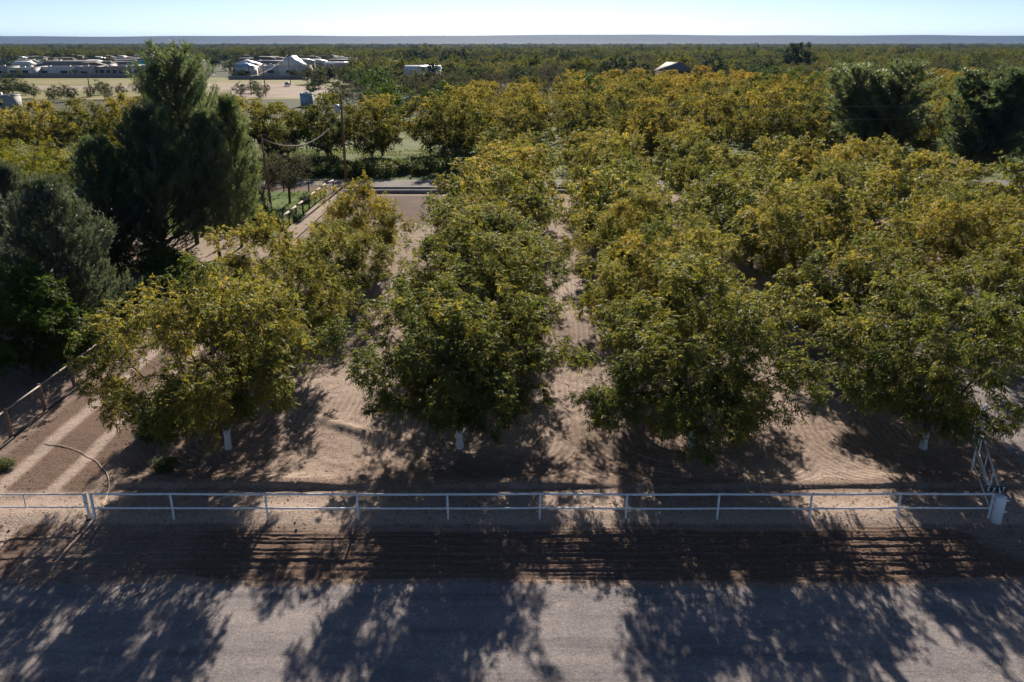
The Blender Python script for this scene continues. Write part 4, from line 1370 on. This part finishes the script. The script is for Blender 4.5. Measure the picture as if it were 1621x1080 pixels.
for wd, (px, y, s) in in_order([(965, 330, 1.15), (985, 335, 1.25), (1010, 340, 1.0), (1128, 380, 1.2), (1178, 390, 0.8), (712, 560, 1.3), (725, 565, 1.4), (655, 620, 1.3), (668, 640, 1.2), (700, 285, 1.15), (1005, 350, 1.0)]):
    mid_tree(FD, px, y, s, 'dark evergreen standing out in the middle distance, %s' % wd, 'dark evergreens in the middle distance')
for wd, (px, y, s) in in_order([(925, 196, 1.2), (612, 190, 1.0), (640, 200, 0.9), (700, 205, 1.0), (728, 215, 0.9), (1215, 238, 1.25), (1250, 230, 1.2), (1285, 236, 1.1), (600, 250, 1.2)]):
    mid_tree(FGR, px, y, s, 'fresh green tree poking out of the golden grove, %s' % wd, 'green trees in the golden grove', 1.1)
for i in range(190):
    px = random.uniform(480, 1640)
    y = random.uniform(224 if px < 950 else 292, 430)
    if 625 < px < 722 and y < 385:
        y = random.uniform(235, 300)
    if 1035 < px < 1115 and y < 345:
        continue
    u = random.random()
    if u < (0.5 if px < 1000 else 0.2):
        mid_tree(FG, px, y, random.uniform(0.75, 1.15), 'grey leafless-looking tree in the belt behind the golden grove', 'grey trees behind the grove')
    elif u < 0.9:
        mid_tree(FW[i % 2], px, y, random.uniform(0.75, 1.2), 'dull green tree in the belt behind the golden grove', 'dull green trees behind the grove')
    else:
        mid_tree(FGR, px, y, random.uniform(0.8, 1.1), 'brighter green tree in the belt behind the golden grove', 'brighter trees behind the grove')
for wd, (px, py, s) in in_order([(5, 158, 0.9), (20, 150, .8), (85, 160, .55), (113, 160, .55), (160, 150, .6), (225, 152, .75), (238, 155, .6), (505, 140, .8), (520, 130, .9), (548, 135, .9), (570, 140, .8), (585, 130, 1.0)]):
    x, y, _ = gp(px, py)
    mid_tree(FW[0], px, y, s, 'small grey-green tree at the edge of the dry field, %s' % wd, 'small trees round the dry field')


for i in range(30):
    px = random.choice([random.uniform(-10, 245), random.uniform(365, 500)])
    y = random.choice([random.uniform(286, 325), random.uniform(286, 325), random.uniform(455, 461), random.uniform(466, 472)])
    if abs(px - 455) < 14 and y < 330:
        continue
    mid_tree(FW[i % 2], px, y, random.uniform(0.35, 0.62), 'low dull shrub between the dry field and the town', 'shrubs of the dry field')

# ------------------------------------------------------------------ far woods and orchards: too many to count
def scatter(name, pts, scl, rot, src, label, mat):
    me = bpy.data.meshes.new(name)
    me.from_pydata([tuple(p) for p in pts], [], [])
    a = me.attributes.new('s', 'FLOAT_VECTOR', 'POINT')
    a.data.foreach_set('vector', np.asarray(scl, dtype=np.float32).ravel())
    a = me.attributes.new('r', 'FLOAT', 'POINT')
    a.data.foreach_set('value', np.asarray(rot, dtype=np.float32))
    o = mesh_obj(name, me, None)
    ng = bpy.data.node_groups.new(name, 'GeometryNodeTree')
    ng.interface.new_socket('Geometry', in_out='INPUT', socket_type='NodeSocketGeometry')
    ng.interface.new_socket('Geometry', in_out='OUTPUT', socket_type='NodeSocketGeometry')
    gi, go = ng.nodes.new('NodeGroupInput'), ng.nodes.new('NodeGroupOutput')
    ip = ng.nodes.new('GeometryNodeInstanceOnPoints')
    oi = ng.nodes.new('GeometryNodeObjectInfo')
    oi.inputs['Object'].default_value = src
    oi.inputs['As Instance'].default_value = True
    na = ng.nodes.new('GeometryNodeInputNamedAttribute')
    na.data_type = 'FLOAT_VECTOR'
    na.inputs['Name'].default_value = 's'
    nr = ng.nodes.new('GeometryNodeInputNamedAttribute')
    nr.data_type = 'FLOAT'
    nr.inputs['Name'].default_value = 'r'
    cx_ = ng.nodes.new('ShaderNodeCombineXYZ')
    ng.links.new(nr.outputs[0], cx_.inputs[2])
    ng.links.new(gi.outputs[0], ip.inputs['Points'])
    ng.links.new(oi.outputs['Geometry'], ip.inputs['Instance'])
    ng.links.new(cx_.outputs[0], ip.inputs['Rotation'])
    ng.links.new(na.outputs[0], ip.inputs['Scale'])
    ng.links.new(ip.outputs[0], go.inputs[0])
    md = o.modifiers.new('scatter', 'NODES')
    md.node_group = ng
    tag(o, label, 'trees', kind='stuff')
    return o


OLV = broadleaf(91, 5.4, 8.6, 30, 5, 4, 1, 0.5, 0.75, 0.42, 0.08, 'olive', 0.26, wood_min=0.05)
OLV2 = broadleaf(92, 5.4, 9.0, 30, 5, 4, 1, 0.5, 0.75, 0.42, 0.08, 'farwood', 0.26, wood_min=0.05)
src1 = plant_tree('distant_tree', OLV, at_px(1180, 452), 0, 1.0, 'olive orchard tree at the front of the far orchard', 'tree')
src2 = plant_tree('distant_tree', OLV2, at_px(560, 452), 0, 1.0, 'dull green tree at the front of the far woods', 'tree')
S1 = [c for c in src1.children if c.name.startswith('crown')][0]
S2 = [c for c in src2.children if c.name.startswith('crown')][0]


def far_points(n, y0, y1, cond, power=1.0):
    out = []
    while len(out) < n:
        u = rng.random()
        y = math.sqrt(y0 * y0 + (y1 * y1 - y0 * y0) * u ** power)
        x = rng.uniform(-1, 1) * (0.69 * y + 12)
        if cond(x, y):
            out.append((x, y, -0.1))
    return out


def pxcol(x, y):
    return 810.5 + x / (y * math.cos(PITCH) + CAM_H * math.sin(PITCH)) * FPX


def patch(x, y):
    return vnoise(np.array(x), np.array(y), 230.0) + 0.5 * vnoise(np.array(x), np.array(y), 90.0)


def c_orch(x, y):
    c = pxcol(x, y)
    if c < 560 and y < 900:
        return False
    return y > 400 and (patch(x, y) > -0.08 or c > 1250)


def c_wood(x, y):
    c = pxcol(x, y)
    if c < 500 and y < 540:
        return False
    if c < 560 and y < 860:
        return rng.random() < 0.12
    if y < 385:
        return False
    return patch(x, y) < 0.04


def make_scatter(name, groups, src, label):
    P, S, R = [], [], []
    for (n, y0, y1, cond, s0, s1) in groups:
        pts = far_points(n, y0, y1, cond)
        P += pts
        for _ in pts:
            s = rng.uniform(s0, s1)
            S.append((s, s, s * rng.uniform(0.75, 1.05)))
            R.append(rng.uniform(0, 6.28))
    for i, p in enumerate(P):
        k = 1.0 if p[1] < 1300 else max(0.5, 1300 / p[1])
        if rng.random() < 0.07:
            k *= rng.uniform(1.15, 1.5)
        S[i] = (S[i][0], S[i][1], S[i][2] * k)
    scatter(name, P, S, R, src, label, None)


make_scatter('far_orchards', [(2600, 400, 900, c_orch, 0.8, 1.1), (6000, 900, 2000, c_orch, 0.9, 1.3), (6000, 2000, 5200, c_orch, 1.6, 2.6)], S1,
             'olive and yellow orchards covering the far valley floor')
make_scatter('far_woods', [(900, 385, 900, c_wood, 0.6, 1.15), (2600, 900, 2000, c_wood, 0.7, 1.3), (3000, 2000, 5600, c_wood, 1.4, 2.4)], S2,
             'dull green woods scattered over the far valley and town')


# grass tufts: paddock, far verge and grove floor
def tufts(name, rects, per_m2, h, label, mat='weed'):
    B = []
    for (x0, x1, y0, y1, z) in rects:
        n = int((x1 - x0) * (y1 - y0) * per_m2)
        B.append(np.stack([rng.uniform(x0, x1, n), rng.uniform(y0, y1, n), np.full(n, z)], axis=1))
    B = np.concatenate(B)
    m = vnoise(B[:, 0], B[:, 1], 3.0) > -0.12
    B = B[m]
    B = np.repeat(B, 4, axis=0) + rng.normal(0, 0.08, (len(B) * 4, 3)) * np.array([1, 1, 0])
    d = norm(rng.normal(0, 0.45, B.shape) + np.array([0, 0, 1.0]))
    s = norm(np.cross(d, rng.normal(size=B.shape)))
    tn = np.clip(rng.normal(0.45, 0.2, len(B)), 0, 1)
    me = blades_mesh(name, B, d, s, h * rng.uniform(0.5, 1.3, len(B)), np.full(len(B), 0.07), tn, M[mat])
    tag(mesh_obj(name, me), label, 'grass', kind='stuff')


tufts('paddock_grass_blades', [(-40, -23.4, 81, 104.5, -0.03), (-45, 0, 117.6, 126, -0.06), (-60, 10, 126, 150, -0.07)], 5.0, 0.28, 'grass and weeds on the paddock and the road verge')

# clods and stones lying on the furrowed verge, track and road
def clods():
    n = 5200
    x = rng.uniform(-26, 26, n)
    y = np.where(rng.random(n) < 0.6, rng.uniform(24.3, 31.5, n), rng.uniform(26, 44, n))
    s = rng.uniform(0.012, 0.034, n) * np.where(rng.random(n) < 0.06, 1.9, 1.0)
    octa = np.array([(1, 0, 0), (0, 1, 0), (-1, 0, 0), (0, -1, 0), (0, 0, 0.8), (0, 0, -0.6)], dtype=float)
    f = np.array([0, 1, 4, 1, 2, 4, 2, 3, 4, 3, 0, 4, 1, 0, 5, 2, 1, 5, 3, 2, 5, 0, 3, 5])
    z = np.array([height(a, b) for a, b in zip(x, y)])
    V = octa[None] * s[:, None, None] * rng.uniform(0.7, 1.3, (n, 6, 1)) + np.stack([x, y, z + s * 0.3], axis=1)[:, None]
    me = raw_mesh('soil_clods', V.reshape(-1, 3), 3, (np.arange(n)[:, None] * 6 + f[None]).ravel(), M['lot'])
    tag(mesh_obj('soil_clods', me), 'small clods and stones lying on the bare soil', 'clods', kind='stuff')


clods()

def fallen_leaves():
    n = 15000
    cx_ = np.array([COLX[i] for i in rng.integers(0, 4, n)])
    y = rng.uniform(31.2, 60, n)
    x = cx_ + (y - ROW0) * SKEW + rng.normal(0, 3.0, n)
    k = n // 5
    y[:k] = rng.uniform(24, 31, k)
    x[:k] = rng.uniform(-18, 20, k)
    keep = vnoise(x, y, 2.5) > -0.12
    x, y = x[keep], y[keep]
    z = np.array([height(a, b) for a, b in zip(x, y)]) + 0.02
    B = np.stack([x, y, z], axis=1)
    a = rng.uniform(0, TAU, len(B))
    D = np.stack([np.cos(a), np.sin(a), rng.uniform(-0.1, 0.35, len(B))], axis=1)
    S = np.stack([-np.sin(a), np.cos(a), rng.uniform(-0.4, 0.4, len(B))], axis=1)
    me = blades_mesh('fallen_leaves', B, norm(D), norm(S), rng.uniform(0.08, 0.17, len(B)), rng.uniform(0.035, 0.07, len(B)), np.clip(rng.normal(0.72, 0.22, len(B)), 0, 1), M['litter'])
    tag(mesh_obj('fallen_leaves', me), 'fallen brown and yellow leaves strewn under the trees', 'leaves', kind='stuff')


fallen_leaves()

# ------------------------------------------------------------------ haze of the valley air
hz = bpy.data.materials.new('valley_haze')
hz.use_nodes = True
hn = hz.node_tree
for n in list(hn.nodes):
    hn.nodes.remove(n)
ho = hn.nodes.new('ShaderNodeOutputMaterial')
pv = hn.nodes.new('ShaderNodeVolumePrincipled')
pv.inputs['Color'].default_value = (0.2, 0.47, 1.0, 1)
pv.inputs['Density'].default_value = 0.000036
pv.inputs['Anisotropy'].default_value = 0.0
hn.links.new(pv.outputs[0], ho.inputs['Volume'])
haze = mesh_obj('haze', boxes_mesh('haze', [(-14000, 14000, -14000, 14000, -6, 135)], hz))
tag(haze, 'thin pale blue haze filling the valley', 'haze', kind='stuff')
